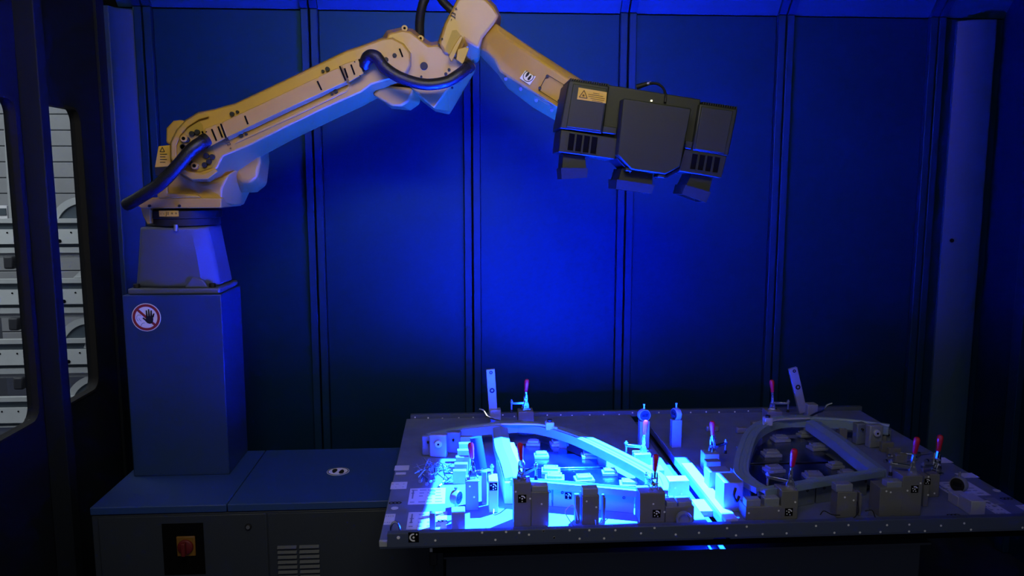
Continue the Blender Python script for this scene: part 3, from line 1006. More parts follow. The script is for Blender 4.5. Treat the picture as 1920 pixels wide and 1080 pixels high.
# ------------------------------------------------------------------ measuring table
ZT = 0.70
TX0, TX1, TY0, TY1 = -0.226, 1.69, 2.082, 3.20
XM = 0.7235
mt = thing('measuring_table', (XM, 2.6, 0), 'dark table base with long dotted rails under the fixtures', 'table')
RX0 = -.203
rl = obj('front_rail', MB().bx(RX0, TX1 - .01, 2.062, 2.082, .686, .7255), ANODD, mt, bev=.0015)
obj('rail_lip', MB().bx(RX0 + .12, TX1 - .05, 2.085, 2.13, .655, .672), BLKM, mt, bev=.002)
br = obj('back_rail', MB().bx(-.21, 1.70, 3.202, 3.222, .69, .716), ANODD, mt, bev=.0015)
for x in (-.215, XM, 1.68):
    obj('cross_beam', MB().bx(x - .008 if x < 1 else x - .02, x + .01, 2.14, 3.19, .645, .672), ANODD, mt, bev=.002)
obj('under_frame', MB().bx(-.15, 1.62, 2.32, 3.1, .606, .645), ANODD, mt, bev=.003)
bx0, bx1 = P(836, 1060, 2.20).x, P(1725, 1055, 2.20).x
tb_ = obj('base', MB().bx(bx0 + .02, bx1 - .02, 2.24, 3.1, 0, .60), CAB, mt, bev=.004)
obj('base_panel', MB().bx(bx0, bx1, 2.20, 2.238, .02, .655), CAB, tb_, bev=.004)
obj('skirting', MB().bx(bx0 - .005, bx1 + .005, 2.16, 2.2, .60, .606), CAB, tb_)

dots8 = [(40, 114), (82, 142), (142, 113), (181, 146), (219, 113), (277, 145), (321, 113), (421, 125), (474, 104), (557, 130), (648, 123), (758, 105), (793, 133),
         (835, 99), (897, 128), (991, 125), (1106, 96), (1178, 123), (1233, 93), (1278, 122), (1358, 120), (1384, 93), (1471, 91), (1470, 119), (1532, 118), (1595, 95),
         (1686, 86), (1712, 115), (1914, 103)]
dotpx = [(1000 + x / 2.087, 940 + y / 2.087) for x, y in dots8]
dotpx += [(700 + x / 4.5, 840 + y / 4.5) for x, y in ((523, 780), (918, 713), (1030, 775), (1120, 704), (1231, 715), (1313, 731), (1435, 699), (1526, 756))]
for x, y in dotpx:
    q = P(x, y, 2.062)
    q.z = min(max(q.z, .6895), .7215)
    obj('marker_dot', MB().disc(q, (0, -1, 0), .0031, .0006, 12), WHITE, rl)
for x in list(range(780, 1440, 27)):
    q = P(x + random.uniform(-5, 5), 780 + random.uniform(-1, 3), 3.202)
    q.z = .703 + random.uniform(-.005, .006)
    obj('marker_dot', MB().disc(q, (0, -1, 0), .0033, .0006, 10), WHITE, br)


def coded_marker(parent, c, r, ex=(1, 0, 0), ey=(0, 0, 1), a0=40, a1=150, dots=((0, 0),), plate_=True):
    M = basis(c, ex, ey)
    s = parent
    if plate_:
        g = MB().box((0, 0, .0003), (2.1 * r, 2.1 * r, .0008))
        g.v = [M @ q for q in g.v]
        s = obj('coded_marker', g, BLKM, parent)
    g = MB().disc((0, 0, .0008), (0, 0, 1), r * .22, .0005, 12)
    g.arc((0, 0, .0008), (1, 0, 0), (0, 1, 0), r * .55, r * .85, R_(a0), R_(a1), .0005, 12)
    for u, v in dots:
        g.disc((u * r, v * r, .0008), (0, 0, 1), r * .16, .0005, 8)
    g.v = [M @ q for q in g.v]
    obj('marker_print', g, WHITE, s)


coded_marker(rl, P(775.5, 1007.5, 2.062), .0135, a0=80, a1=290, dots=((.62, .6),))
q = P(747, 1008, 2.062)
obj('marker_dot', MB().disc(q, (0, -1, 0), .0045, .0006, 14), WHITE, rl)
obj('plate_end', MB().bx(TX0, RX0 - .001, 2.072, 2.082, .684, .7), ALUL, mt, bev=.001)
# lifting eye at the left end, bracket hanging below
c = PZ(741, 993, .712)
obj('lifting_eye', MB().tube([c + Vector((.012 * math.cos(R_(a)) * 1.0, 0, -.004 + .026 * math.sin(R_(a)))) for a in range(-20, 201, 20)], .0032, seg=8, sub=3), CHROME, mt)
hb = thing('cable_box', P(812, 1045, 2.15), 'small hanging sensor with a pale tag under the table rail', 'sensor')
obj('holder', MB().bx(P(805, 1030, 2.13).x, P(820, 1030, 2.13).x, 2.12, 2.15, P(812, 1058, 2.13).z, .672), BLK, hb, bev=.003)
obj('tag', MB().bx(P(806, 1030, 2.12).x, P(818, 1030, 2.12).x, 2.1175, 2.12, P(812, 1034, 2.12).z, P(812, 1027, 2.12).z), PAPER, hb)
obj('lead', MB().tube([P(814, 1058, 2.135), P(814, 1080, 2.135), P(815, 1130, 2.14)], .0025, seg=6), BLK, hb)

# ------------------------------------------------------------------ checking fixtures (mirror images about XM)
ZF = 0.78


def fixture(side):
    T = lambda m, y, z: Vector((XM + side * m, y, z))
    where = 'left' if side < 0 else 'right'

    def bxm(mb, m0, m1, y0, y1, z0, z1):
        return mb.bx(XM + side * m0, XM + side * m1, y0, y1, z0, z1)

    fx = thing('checking_fixture', T(.47, 2.6, ZT - .028),
               'blue lit gauging fixture plate nearer the robot' if side < 0 else 'unlit gauging fixture plate at the right of the table', 'fixture')
    mi, mo = .0235, (XM - TX0)
    if side > 0:
        mo = TX1 - XM
    bp = obj('base_plate', bxm(MB(), mi, mo, TY0 + .001, TY1, ZT - .028, ZT), PLATE, fx, bev=.002)
    # cross piece of the slot and the edge bar
    if side > 0:
        obj('edge_bar', bxm(MB(), .0235, .06, 2.125, 2.585, ZT, ZT + .012), ALUL, fx, bev=.001)
    else:
        obj('slot_bridge', MB().bx(XM - .0234, XM + .0234, 2.24, 2.33, ZT - .03, ZT - .012), ALUL, fx)
    # raised inner sheets
    inner = [(.145, 2.24), (.19, 2.40), (.25, 2.56), (.34, 2.72), (.43, 2.82), (.545, 2.80), (.56, 2.34), (.40, 2.28)]
    cut = 2.555
    lo = [(m, y) for m, y in inner if y <= cut]
    hi = [(m, y) for m, y in inner if y > cut]
    lo_poly = [(.145, 2.24), (.19, 2.40), (.248, 2.553), (.553, 2.553), (.56, 2.34), (.40, 2.28)]
    hi_poly = [(.25, 2.557), (.34, 2.72), (.43, 2.82), (.545, 2.80), (.553, 2.557)]
    for poly, dz in ((lo_poly, .012), (hi_poly, .016)):
        obj('base_sheet', MB().loft([[T(m, y, ZT) for m, y in poly], [T(m, y, ZT + dz) for m, y in poly]]), SHEET, fx, bev=.001)
    pads = [(1107, 852), (1143, 882), (1095, 894), (1180, 903), (1015, 852), (1033, 878), (1040, 892), (1000, 829), (1048, 829)] if side < 0 else \
        [(1463, 821), (1508, 813), (1446, 849), (1532, 837), (1566, 869), (1451, 876), (1525, 888), (1588, 884), (1520, 800)]
    for i, (x, y) in enumerate(pads):
        c_ = PZ(x, y + 3, ZT + .02)
        big = (i % 3) != 1
        dz = .012 if c_.y < cut else .016
        Mr = Matrix.Rotation(R_(random.uniform(-9, 9)), 3, 'Z')
        pdb = obj('rest_pad', MB().box((c_.x, c_.y, ZT + dz + .005), (.062 if big else .05, .046 if big else .036, .010), Mr), ALU, fx, bev=.0015)
        obj('pad_top', MB().box((c_.x, c_.y, ZT + dz + .0145), (.047 if big else .038, .034 if big else .026, .009), Mr), ALU, pdb, bev=.0015)
        s = MB()
        for u in (-.016, .016):
            p_ = Vector((c_.x, c_.y, ZT + dz + .019)) + Mr @ Vector((u, .008, 0))
            s.disc(p_, (0, 0, 1), .0022, .0008, 8)
        obj('screw_heads', s, BLK, pdb)
    # front gauge blocks
    def block(x0, x1, ytop, yb, depth, m=ANOD, name='gauge_block', Yf=None, bev=.0018):
        """block given by its left, right and top pixels; stands on the plate with its front at Yf"""
        Yf_ = Yf if Yf else 2.14
        a, b = P(x0, ytop, Yf_), P(x1, ytop, Yf_)
        return obj(name, MB().bx(a.x, b.x, Yf_, Yf_ + depth, ZT, a.z), m, fx, bev=bev)

    def pad_on(par, x0, x1, y0, y1, Yf, d=.03):
        a, b = P(x0, y1, Yf), P(x1, y0, Yf)
        o = obj('contact_pad', MB().bx(a.x, b.x, Yf, Yf + d, a.z, b.z), ALU, par, bev=.002)
        obj('tag', MB().bx((a.x + b.x) / 2 - .004, (a.x + b.x) / 2 + .004, Yf - .0006, Yf, a.z - .0075, a.z - .004), PAPER, par)
        return o

    def screw(par, x, y, Yf, r=.0028):
        obj('marker_dot', MB().disc(P(x, y, Yf), (0, -1, 0), r, .0006, 10), WHITE, par)

    if side < 0:
        b1 = block(963, 996, 906, 990, .055)
        b1b = block(996.2, 1029.5, 923, 990, .05)
        pad_on(b1b, 997, 1028, 911, 923, 2.142)
        coded_marker(b1, P(979, 935, 2.14), .011, a0=10, a1=110, dots=((-.6, .3), (0, -.7)))
        for x, y in ((967, 922), (994, 935)):
            screw(b1, x, y, 2.14)
        screw(b1b, 1015.5, 945, 2.14)
        b2 = block(1091.5, 1124, 930, 985, .04)
        pad_on(b2, 1092, 1122, 916, 930, 2.142)
        for x, y in ((1100, 940), (1118, 951)):
            screw(b2, x, y, 2.14)
        block(1079, 1088, 932, 985, .03, Yf=2.15)
        block(1131, 1136, 933, 985, .03, Yf=2.15)
        b3 = block(1200, 1248, 925, 985, .06)
        b3b = block(1248.2, 1302, 951, 985, .055)
        pad_on(b3b, 1250, 1270, 941, 951, 2.142, .045)
        pad_on(b3b, 1272, 1298, 941, 951, 2.142, .045)
        coded_marker(b3, P(1231, 963, 2.14), .011, a0=10, a1=110, dots=((-.6, .3), (-.5, -.5), (.3, -.7)))
        for x, y in ((1225, 945), (1246, 960)):
            screw(b3, x, y, 2.14)
        screw(b3b, 1281, 963, 2.14)
        q = P(1281, 972, 2.132)
        obj('ring', MB().lathe(q, (0, -1, 0), [(0, .017), (0, .0225), (.006, .0235), (.012, .0225), (.012, .017), (.006, .015)], 28), ALU, b3b)
        b5 = block(872.5, 897.5, 902, 955, .05, Yf=2.26)
        for x, y in ((881, 912), (889, 932)):
            screw(b5, x, y, 2.26)
        b4 = block(916.5, 934, 902, 960, .06, ALUL, Yf=2.24)
        coded_marker(b4, P(925, 912.5, 2.24), .011, a0=0, a1=100, dots=((-.6, .4), (0, -.7), (.6, -.5)))
        block(846, 872, 962, 992, .045, ALU, Yf=2.13)
        block(805, 816, 963, 995, .02, ANOD, Yf=2.135)
        # comb of gauge fingers
        for k in range(6):
            a = PZ(862 + k * 2.6, 908 - k * 9.5, ZT)
            hgt = .045 + .007 * k
            obj('gauge_finger', MB().bx(a.x - .022, a.x + .022, a.y, a.y + .018, ZT, ZT + hgt), ALU, fx, bev=.0015)
        block(903, 913, 885, 950, .03, ALU, Yf=2.30)
        # slanted column at the inner end of the diagonal member
        cp = [(930, 846), (943, 829), (964, 829), (968, 838), (984, 866), (972, 905), (946, 905)]
        t_ = [PZ(x, y, ZF - .012) for x, y in cp]
        obj('slanted_column', MB().loft([[Vector((q_.x, q_.y, ZT)) for q_ in t_], t_]), ALUL, fx, bev=.003)
        col = PZ(900, 905, ZT + .02)
        obj('round_stop', MB().cyl(Vector((col.x + .01, col.y + .13, ZT)), Vector((col.x - .01, col.y + .15, ZT + .12)), .02, seg=20), RUB, fx)
        bR = block(1212, 1246, 882, 925, .05, ALU, Yf=2.42)
        bR2 = block(1255, 1293, 902, 950, .045, ALUL, Yf=2.30)
        for x, y in ((1266, 907), (1278, 918)):
            screw(bR2, x, y + 8, 2.30)
        block(1190, 1221, 852, 885, .04, ALU, Yf=2.555)
    else:
        b1 = block(1398.5, 1466, 951, 980, .055)
        b1b = block(1466.2, 1497.5, 921, 980, .06)
        pad_on(b1, 1399, 1427, 937, 951, 2.142)
        pad_on(b1, 1433, 1462, 934, 951, 2.142)
        coded_marker(b1b, P(1479, 960, 2.14), .011, a0=10, a1=110, dots=((-.6, .3), (-.5, -.5), (.3, -.7)))
        for x, y in ((1404, 962), (1460, 957.5)):
            screw(b1, x, y, 2.14)
        screw(b1b, 1491, 941.5, 2.14)
        b2 = block(1571, 1608, 923, 975, .04)
        pad_on(b2, 1567, 1600, 908, 923, 2.142)
        for x, y in ((1584, 932.5), (1600.5, 938)):
            screw(b2, x, y, 2.14)
        block(1612, 1617, 925, 975, .03, Yf=2.15)
        b3 = block(1651, 1693, 915, 975, .06)
        b3b = block(1693.2, 1731, 893, 975, .06)
        pad_on(b3, 1663, 1692, 903, 915, 2.142)
        coded_marker(b3b, P(1715, 917, 2.14), .0105, a0=20, a1=120, dots=((-.6, .2), (-.4, -.5), (.3, -.6)))
        for x, y in ((1670, 923), (1662, 921)):
            screw(b3, x, y, 2.14)
        for x, y in ((1701.5, 920), (1726, 906)):
            screw(b3b, x, y, 2.14)
        b4 = block(1734, 1744, 893, 965, .05, Yf=2.20)
        b4b = block(1744.2, 1763, 890, 938, .06, Yf=2.27)
        coded_marker(b4, P(1739, 903, 2.20), .009, a0=20, a1=120, dots=((-.5, -.5), (.3, -.6)))
        for x, y in ((1741, 888), (1740, 922)):
            screw(b4, x, y + 6, 2.20)
        screw(b4b, 1752, 925, 2.27)
        block(1822, 1849, 940, 972, .06, ALUL, Yf=2.13)
        block(1797, 1822, 932, 965, .05, ALUL, Yf=2.19)
        block(1866, 1884, 945, 968, .05, ALU, Yf=2.20)
        bR = block(1322, 1349, 852, 880, .05, ALU, Yf=2.53)
        block(1330, 1370, 885, 920, .05, ALU, Yf=2.36)
        block(1325, 1352, 866, 890, .03, ANOD, Yf=2.45)
        bR2 = block(1358, 1394, 905, 965, .08, ALU, Yf=2.20)
        obj('handle_loop', MB().tube([P(1379, 915, 2.19), P(1376, 930, 2.18), P(1381, 940, 2.185), P(1386, 930, 2.19)], .004, seg=8), BLK, bR2)
        for k in range(5):
            a = PZ(1690 - k * 13, 868 - k * 10, ZT)
            obj('gauge_finger', MB().bx(a.x - .022, a.x + .022, a.y, a.y + .018, ZT, ZT + .03 + .003 * k), ANOD, fx, bev=.0015)
        for x, y, s_ in ((1335, 808, .03), (1390, 812, .025), (1420, 800, .03)):
            c_ = PZ(x, y, ZT)
            obj('rest_block', MB().box((c_.x, c_.y, ZT + .012), (s_ * 1.7, s_, .024)), ANOD, fx, bev=.006)
    # front wall below the lower rail, with markers
    wl = [(.22, 2.208), (.34, 2.245), (.455, 2.275), (.53, 2.30)]
    for k in range(3):
        (m0, y0), (m1, y1) = wl[k], wl[k + 1]
        pts = [T(m0 + .002, y0, 0), T(m1 - .002, y1, 0), T(m1 - .002, y1 + .025, 0), T(m0 + .002, y0 + .025, 0)]
        wpl = obj('bearing_wall', MB().loft([[q_ + Vector((0, 0, ZT)) for q_ in pts], [q_ + Vector((0, 0, ZF - .022)) for q_ in pts]]),
                  ALU if side < 0 else PLATE, fx, bev=.0015)
        c_ = T((m0 + m1) / 2, (y0 + y1) / 2 - .001, ZT + .038)
        d = Vector((side * (m1 - m0), y1 - y0, 0)).normalized() * side
        if k == 1:
            coded_marker(wpl, c_ + Vector((.012 * side, .002, 0)), .0095, ex=d, a0=0, a1=100, dots=((-.6, .3), (0, -.7)))
        for u in (-.03, .03):
            p_ = c_ + d * u + Vector((0, 0, .008))
            obj('marker_ring', MB().arc(p_, d, (0, 0, 1), .0022, .0042, 0, 6.283, .0006, 14), INK, wpl)
    # posts under the curved rail
    for m, y in ((.155, 2.42), (.245, 2.62), (.36, 2.78), (.58, 2.86), (.70, 2.82)):
        obj('support_post', MB().box(T(m + .0, y, (ZT + ZF - .03) / 2), (.03, .03, ZF - .03 - ZT)), ANOD, fx, bev=.002)
    # brackets at the outer back corner
    for k, (px_c, py_c, wd) in enumerate(((822, 829, 17), (803, 826, 12), (850, 822, 15)) if side < 0 else ((1639, 809, 15), (1660, 812, 9), (1612, 802, 11))):
        c_ = P(px_c, py_c, 2.74 + .02 * k)
        hw_ = wd * 2.74 / 1500
        cb_ = obj('corner_bracket', MB().box((c_.x, c_.y, (ZT + c_.z + hw_) / 2 + .0), (2 * hw_, .03, c_.z + hw_ - ZT), Matrix.Rotation(R_(8 * side), 3, 'Z')),
                  ALU if k == 0 else PLATE, fx, bev=.005)
        obj('bracket_boss', MB().cyl(c_ + Vector((0, -.015, 0)), c_ + Vector((0, -.026, 0)), .013 if k == 0 else .004, seg=16), ALUL if k == 0 else BLK, cb_, bev=.002)
        obj('boss_hole', MB().disc(c_ + Vector((0, -.0262, 0)), (0, -1, 0), .004 if k == 0 else .002, .0006, 10), BLKM, cb_)
    # tall flat upright at the back with holes
    if side < 0:
        a, b = P(919.5, 692, 3.0), P(924.5, 770, 3.0)
    else:
        a, b = P(1486, 690, 3.0), P(1502, 760, 3.0)
    d = (a - b).normalized()
    s_ = Vector((d.z, 0, -d.x))
    wdt = .0165
    q = [b - s_ * wdt - d * .03, b + s_ * wdt - d * .03, a + s_ * wdt, a - s_ * wdt]
    up = obj('upright_bar', MB().loft([[x - Vector((0, .008, 0)) for x in q], [x + Vector((0, .008, 0)) for x in q]]), ALU, fx, bev=.0015)
    for t_, r in ((.07, .0065), (.50, .010)):
        c_ = a - (a - b) * t_ + s_ * .001 + Vector((0, -.0085, 0))
        obj('bar_hole', MB().arc(c_, (1, 0, 0), (0, 0, 1), r * .45, r, 0, 6.283, .001, 18), INK, up)
    ft_ = b + Vector((.008 if side < 0 else .035, -.01, 0))
    obj('upright_foot', MB().box((ft_.x, ft_.y - .0, (ZT + ft_.z) / 2 + .005), (.042, .04, ft_.z - ZT + .01)), ALU, fx, bev=.002)
    lv = [(898, 767, 2.97), (907, 770, 2.97), (914, 780, 2.96), (925, 785, 2.95), (937, 789, 2.93)] if side < 0 else \
         [(1560, 756, 2.95), (1550, 760, 2.95), (1543, 770, 2.94), (1532, 774, 2.93), (1520, 780, 2.92)]
    obj('lever', MB().tube([P(*z_) for z_ in lv], .0042, seg=8), CHROME, fx)
    # printed sheets, small labels and stickers on the outer margin
    sheets = [((767, 915.5), (835, 945.5), 5), ((764, 960), (838, 992), 4), ((740, 873), (767, 882), 0), ((742, 886), (761, 890), 0), ((733, 904), (763, 917), 2), ((721, 964), (740, 984), 3)] if side < 0 else \
             [((1764, 903), (1838, 930), 5), ((1850, 938), (1880, 968), 4), ((1755, 858), (1780, 868), 0), ((1796, 887), (1830, 896), 0), ((1912, 947), (1935, 958), 2)]
    for (x0, y0), (x1, y1), rows in sheets:
        a, b = PZ((x0 + x1) / 2, y0, ZT), PZ((x0 + x1) / 2, y1, ZT)
        xa, xb = PZ(x0, (y0 + y1) / 2, ZT).x, PZ(x1, (y0 + y1) / 2, ZT).x
        b.y = max(b.y, TY0 + .01)
        s_ = obj('printed_sheet', MB().bx(xa, xb, b.y, a.y, ZT, ZT + .0006), PAPER, fx)
        g = MB()
        W, H = xb - xa, a.y - b.y
        for k in range(rows):
            yk = b.y + H * (k + .6) / (rows + .4)
            nseg = 4
            for j in range(nseg):
                if random.random() < .8:
                    u0 = xa + W * (.05 + .9 * j / nseg)
                    g.bx(u0, u0 + W * .9 / nseg * random.uniform(.4, .9), yk, yk + H * .045, ZT + .0006, ZT + .0009)
        if rows > 3:
            g.bx(xa + W * .08, xa + W * .12, b.y + H * .35, b.y + H * .9, ZT + .0006, ZT + .0009)
            g.bx(xa + W * .55, xa + W * .72, b.y + H * .55, b.y + H * .66, ZT + .0006, ZT + .0009)
            g.bx(xa + W * .55, xa + W * .72, b.y + H * .75, b.y + H * .88, ZT + .0006, ZT + .0009)
        if g.f:
            obj('print', g, PRINT, s_)
    e = PZ(740, 953, ZT) if side < 0 else PZ(1869, 920, ZT)
    g = MB()
    pts = [e + Vector((.011 * math.cos(k * math.pi / 10), .011 * math.sin(k * math.pi / 10), 0)) for k in range(20)]
    g.loft([pts, [q_ + Vector((0, 0, .0006)) for q_ in pts]])
    obj('sticker', g, PAPER, fx)
    for x, y in ((741, 943), (826, 977)) if side < 0 else ((1788, 966), (1887, 935)):
        c_ = PZ(x, y, ZT + .0002)
        g = MB()
        for u in (-.014, 0, .014):
            g.arc(c_ + Vector((u * .8, 0, 0)), (1, 0, 0), (0, 1, 0), .005, .0085, 0, 6.283, .0005, 10)
        obj('plate_mark', g, INK, fx)
    # thin leads hanging in front
    leads = [[(1076, 988, 2.12), (1060, 960, 2.14), (1076, 948, 2.15), (1084, 975, 2.13)], [(1116, 975, 2.135), (1118, 985, 2.13), (1130, 980, 2.13), (1140, 972, 2.13)],
             [(926, 955, 2.16), (926, 965, 2.14), (937, 962, 2.14), (950, 952, 2.16)]] if side < 0 else \
            [[(1538, 965, 2.14), (1545, 958, 2.13), (1560, 965, 2.13), (1575, 966, 2.13)], [(1608, 940, 2.135), (1610, 960, 2.13), (1600, 972, 2.13)],
             [(1622, 958, 2.14), (1635, 957, 2.13), (1641, 970, 2.13)]]
    for ld_ in leads:
        obj('lead', MB().tube([P(*z_) for z_ in ld_], .0014, seg=6, sub=5), BLK if side > 0 else STEEL, fx)

    # --- the measured part: a window frame of swept rails
    wf_ = thing('window_frame', T(.42, 2.55, ZF - .02),
                'curved vehicle window frame lit blue on the left fixture' if side < 0 else 'dim curved vehicle window frame on the right fixture', 'window frame',
                'measured window frames')
    z = ZF

    def prof(wd, skirt_o, skirt_i):
        h_ = wd / 2
        o_ = [(-h_, z - skirt_o), (-h_, z - .004), (-h_ + .007, z - .003), (-h_ + .009, z), (-.006, z), (-.004, z - .006), (.005, z - .006), (.007, z - .001),
              (h_, z - .001), (h_, z - skirt_i), (h_ - .004, z - skirt_i), (h_ - .004, z - .012), (-h_ + .004, z - .012), (-h_ + .004, z - skirt_o)]
        return [(-side * a_, b_) for a_, b_ in o_]

    def rail(name, pts, wd, so, si):
        path = smooth([T(m, y, 0) for m, y in pts], 7)
        return obj(name, MB().sweep([(q_.x, q_.y) for q_ in path], prof(wd, so, si)), FRAMEM, wf_, smooth_angle=30)

    rail('curved_rail', [(.60, 2.868), (.50, 2.868), (.415, 2.825), (.318, 2.715), (.222, 2.53), (.142, 2.34), (.136, 2.25), (.152, 2.188)], .046, .034, .018)
    rail('lower_rail', [(.145, 2.178), (.27, 2.218), (.41, 2.262), (.575, 2.312)], .034, .03, .02)
    dpath = smooth([T(m, y, 0) for m, y in ((.585, 2.815), (.585, 2.60), (.574, 2.46), (.568, 2.315))], 7)
    obj('diagonal_rail', MB().sweep([(q_.x, q_.y) for q_ in dpath], [(-side * a_, b_) for a_, b_ in (
        (-.029, z - .03), (-.027, z - .004), (0, z + .002), (.027, z - .004), (.029, z - .035), (.025, z - .035), (.024, z - .012), (-.024, z - .012), (-.025, z - .03))]),
        FRAMEM, wf_, smooth_angle=20)
    rail('upper_rail', [(.84, 2.745), (.74, 2.812), (.62, 2.852), (.50, 2.868)], .036, .034, .02)
    obj('edge_trim', MB().tube([T(.38, 2.775, ZF + .003), T(.45, 2.822, ZF + .003), T(.58, 2.835, ZF + .003)], .004, seg=8), ALUL, wf_)
    sc_b = T(.405, 2.80, ZF + .006)
    cl = obj('locating_block', MB().box(sc_b, (.03, .03, .03)), ALUL, wf_, bev=.003)
    obj('locating_knob', MB().cyl(sc_b + Vector((0, 0, .015)), sc_b + Vector((0, 0, .022)), .009, seg=14), BLK, cl)
    return fx, wf_


fixture(-1)
fixture(1)


# ------------------------------------------------------------------ toggle clamps
def make_clamp():
    t = thing('toggle_clamp', (0, 0, 0), '', 'clamp')
    OFF[t.name] = Vector((0, 0, 0))
    obj('foot', MB().bx(-.016, .016, -.014, .014, 0, .006), CHROME, t, bev=.001)
    for s in (-1, 1):
        q = [(-.012, .004), (.012, .004), (.009, .024), (.003, .036), (-.006, .034), (-.011, .02)]
        obj('side_plate', MB().loft([[Vector((x, s * .006, z)) for x, z in q], [Vector((x, s * .009, z)) for x, z in q]]), CHROME, t, bev=.0006)
        q = [(-.004, .028), (.004, .028), (.005, .048), (.0015, .064), (-.004, .062), (-.006, .044)]
        obj('link', MB().loft([[Vector((x, s * .0095, z)) for x, z in q], [Vector((x * .6 - .001, s * .006, z)) for x, z in q]]), CHROME, t, bev=.0006)
    for x, z in ((.004, .014), (-.002, .031), (.0, .046)):
        obj('rivet', MB().cyl((x, -.0115, z), (x, .0115, z), .0028, seg=10), STEEL, t)
    obj('lever', MB().loft([[Vector((x, y, .05)) for x, y in ((-.004, -.003), (.004, -.003), (.004, .003), (-.004, .003))],
                            [Vector((x - .004, y, .085)) for x, y in ((-.003, -.003), (.003, -.003), (.003, .003), (-.003, .003))]]), CHROME, t)
    obj('grip', MB().lathe((-.0025, 0, .070), (-.09, 0, 1), [(0, .0055), (.004, .0068), (.018, .0076), (.034, .0092), (.042, .0092), (.048, .0068), (.051, .0)], 16), REDG, t)
    a = obj('arm', MB().loft([[Vector((x, y, z)) for y, z in ((-.005, .022), (.005, .022), (.005, .032), (-.005, .032))] for x in (.0, )] +
                             [[Vector((.062, y, z)) for y, z in ((-.004, .028), (.004, .028), (.004, .036), (-.004, .036))]]), CHROME, t, bev=.0008)
    sp_ = obj('spindle', MB().cyl((.058, 0, .006), (.058, 0, .046), .003, seg=10).cyl((.058, 0, .036), (.058, 0, .041), .006, seg=6), STEEL, t)
    obj('rubber_tip', MB().cyl((.058, 0, -.004), (.058, 0, .007), .0058, .0045, seg=12), RUB, sp_)
    return t


clamp = make_clamp()
# photo x, y of the foot, height of the foot, arm direction, size, label
CL = [
    (978, 906, 2.165, 40, 1.0, 'red handled toggle clamp with dark grip, lit blue on the stepped block'),
    (887, 902, 2.285, 12, 1.0, 'toggle clamp whose grip glows pink in the blue light'),
    (1226, 926, 2.165, 100, 1.0, 'red toggle clamp leaning right at the tip of the lit curved rail'),
    (1206, 852, 2.575, 175, 1.0, 'pale lilac lit toggle clamp below the left round gauge'),
    (985, 768, 2.98, 200, 1.0, 'red toggle clamp beside the tall upright on the left fixture'),
    (1481, 921, 2.17, 152, 1.08, 'bright red toggle clamp standing before the right fixture opening'),
    (1336, 853, 2.555, 25, 1.0, 'red toggle clamp with blue lit side left of the dim frame'),
    (1448, 768, 2.98, -25, 1.0, 'small red toggle clamp beside the slanted upright at the back'),
    (1710, 893, 2.17, 158, 1.0, 'red toggle clamp on the right stepped block, left of a pair'),
    (1755, 889, 2.30, 200, 1.05, 'rightmost red toggle clamp of the pair on the right fixture'),
]
for i, (x, y, Y, a, s, lab) in enumerate(CL):
    o = clamp if i == 0 else copy_tree(clamp)
    loc = P(x, y, Y)
    o.location = loc
    o.rotation_euler = (0, 0, R_(a))
    o.scale = (s, s, s)
    tag(o, lab, 'clamp', 'toggle clamps on the fixtures')
# posts carrying the two rear clamps and the inner ones
for x, y, Y, lab in ((985, 768, 2.98, 'dark riser block under the rear clamp of the left fixture'), (1448, 768, 2.98, 'dark riser block under the rear clamp of the right fixture')):
    q = P(x, y, Y)
    tag(obj('riser_block', MB().bx(q.x - .03, q.x + .03, Y - .03, Y + .03, ZT, q.z - .0005), ANOD, bev=.003), lab, 'block')

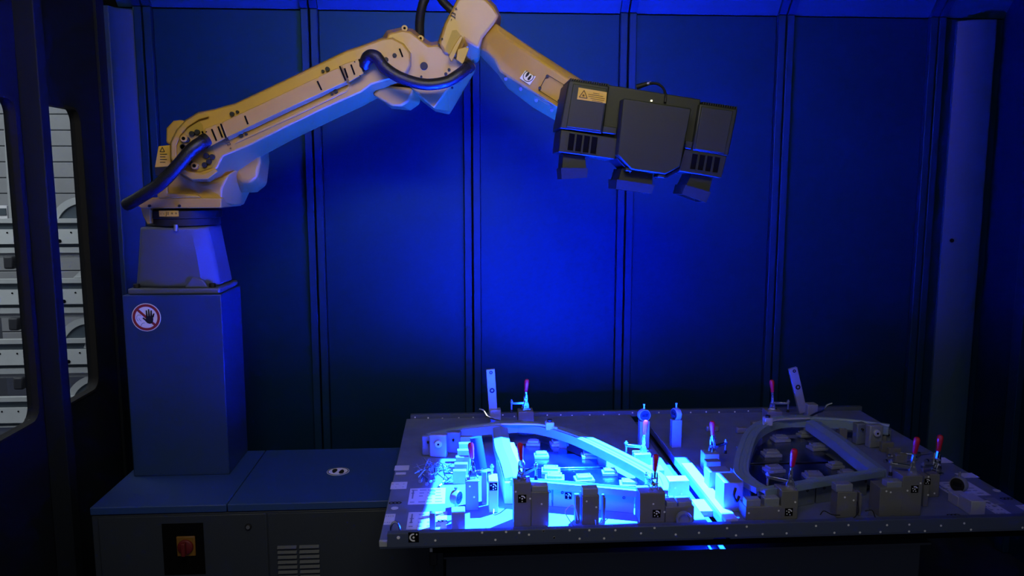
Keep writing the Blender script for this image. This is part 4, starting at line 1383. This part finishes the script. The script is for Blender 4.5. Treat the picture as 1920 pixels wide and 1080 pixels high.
# ------------------------------------------------------------------ dial gauges
def dial(px_, py_, Y, face, stem, label, post=True, r=.0225):
    c_ = P(px_, py_, Y)
    t = thing('dial_gauge', (c_.x, Y, ZT), label, 'gauge', 'round dial gauges')
    face = Vector(face).normalized()
    if post:
        obj('post', MB().bx(c_.x - .018, c_.x + .018, Y - .016, Y + .016, ZT, c_.z - r * .85), ANOD, t, bev=.002)
    else:
        obj('post', MB().cyl((c_.x, Y, ZT), (c_.x, Y, c_.z - r * .8), .006, seg=12), STEEL, t)
    b = obj('case', MB().lathe(c_ - face * .011, face, [(0, r * .85), (.003, r), (.018, r), (.021, r * .92), (.022, r * .9)], 28), ALU, t)
    obj('face', MB().disc(c_ + face * .0105, face, r * .84, .0012, 28), BLK, b)
    side_ = face.cross(Vector((0, 0, 1))).normalized()
    obj('display', MB().box(c_ + face * .0122 + Vector((0, 0, .002)), (r * 1.0, .001, r * .45), Matrix((side_, face, Vector((0, 0, 1)))).transposed()), LENS, b)
    obj('stem', MB().cyl(c_ + Vector((0, 0, r * .9)), c_ + Vector((0, 0, r + stem)), .0035, seg=10), STEEL, t)
    obj('stem_cap', MB().cyl(c_ + Vector((0, 0, r + stem)), c_ + Vector((0, 0, r + stem + .005)), .0048, seg=10), STEEL, t)
    return t


dial(1207.5, 778, 2.79, (.12, -1, .05), .014, 'round gauge facing the camera at the back of the left fixture')
dial(1268, 776, 2.79, (-1, -.35, 0), .014, 'round gauge seen edge on, back left of the right fixture')
dial(1798, 908, 2.27, (-.9, -.6, .05), .012, 'dark round gauge at the right end of the table', False, .025)
dial(855, 932, 2.20, (.85, -.5, 0), .004, 'round gauge seen edge on beside the printed sheets', False, .021)

# ------------------------------------------------------------------ pin bundle and loose pieces on the left margin
pb = thing('pin_bundle', PZ(822, 890, ZT), 'tangle of chrome pins and wires on the left fixture margin', 'pins')
for k in range(16):
    c_ = PZ(random.uniform(790, 845), random.uniform(872, 905), ZT + .008)
    a = random.uniform(0, math.pi)
    d = Vector((math.cos(a), math.sin(a), random.uniform(.0, .5))).normalized() * random.uniform(.02, .038)
    if d.z > 0:
        c_.z += d.z * .5
    p_ = obj('pin', MB().cyl(c_ - d, c_ + d, .0026, .0018, seg=8), CHROME, pb)
    obj('pin_head', MB().cyl(c_ - d * 1.02, c_ - d * .72, .0055, seg=10), STEEL, p_)
for k in range(5):
    pts = []
    for j in range(6):
        q = PZ(785 + 13 * j + random.uniform(-9, 9), random.uniform(872, 908), ZT)
        q.z = ZT + random.uniform(.004, .03)
        pts.append(q)
    obj('wire', MB().tube(pts, .0012, seg=6, sub=5), STEEL, pb)
pb2 = thing('pin_bundle', PZ(1690, 862, ZT), 'row of steel pins lying behind the right pair of clamps', 'pins')
for k in range(7):
    c_ = PZ(1668 + k * 13, 862 - (k % 3) * 6, ZT + .006)
    d = Vector((random.uniform(.4, 1), random.uniform(-.6, .6), 0)).normalized() * .028
    p_ = obj('pin', MB().cyl(c_ - d, c_ + d, .004, .003, seg=8), STEEL, pb2)
    obj('pin_head', MB().cyl(c_ - d * 1.02, c_ - d * .7, .007, seg=10), CHROME, p_)
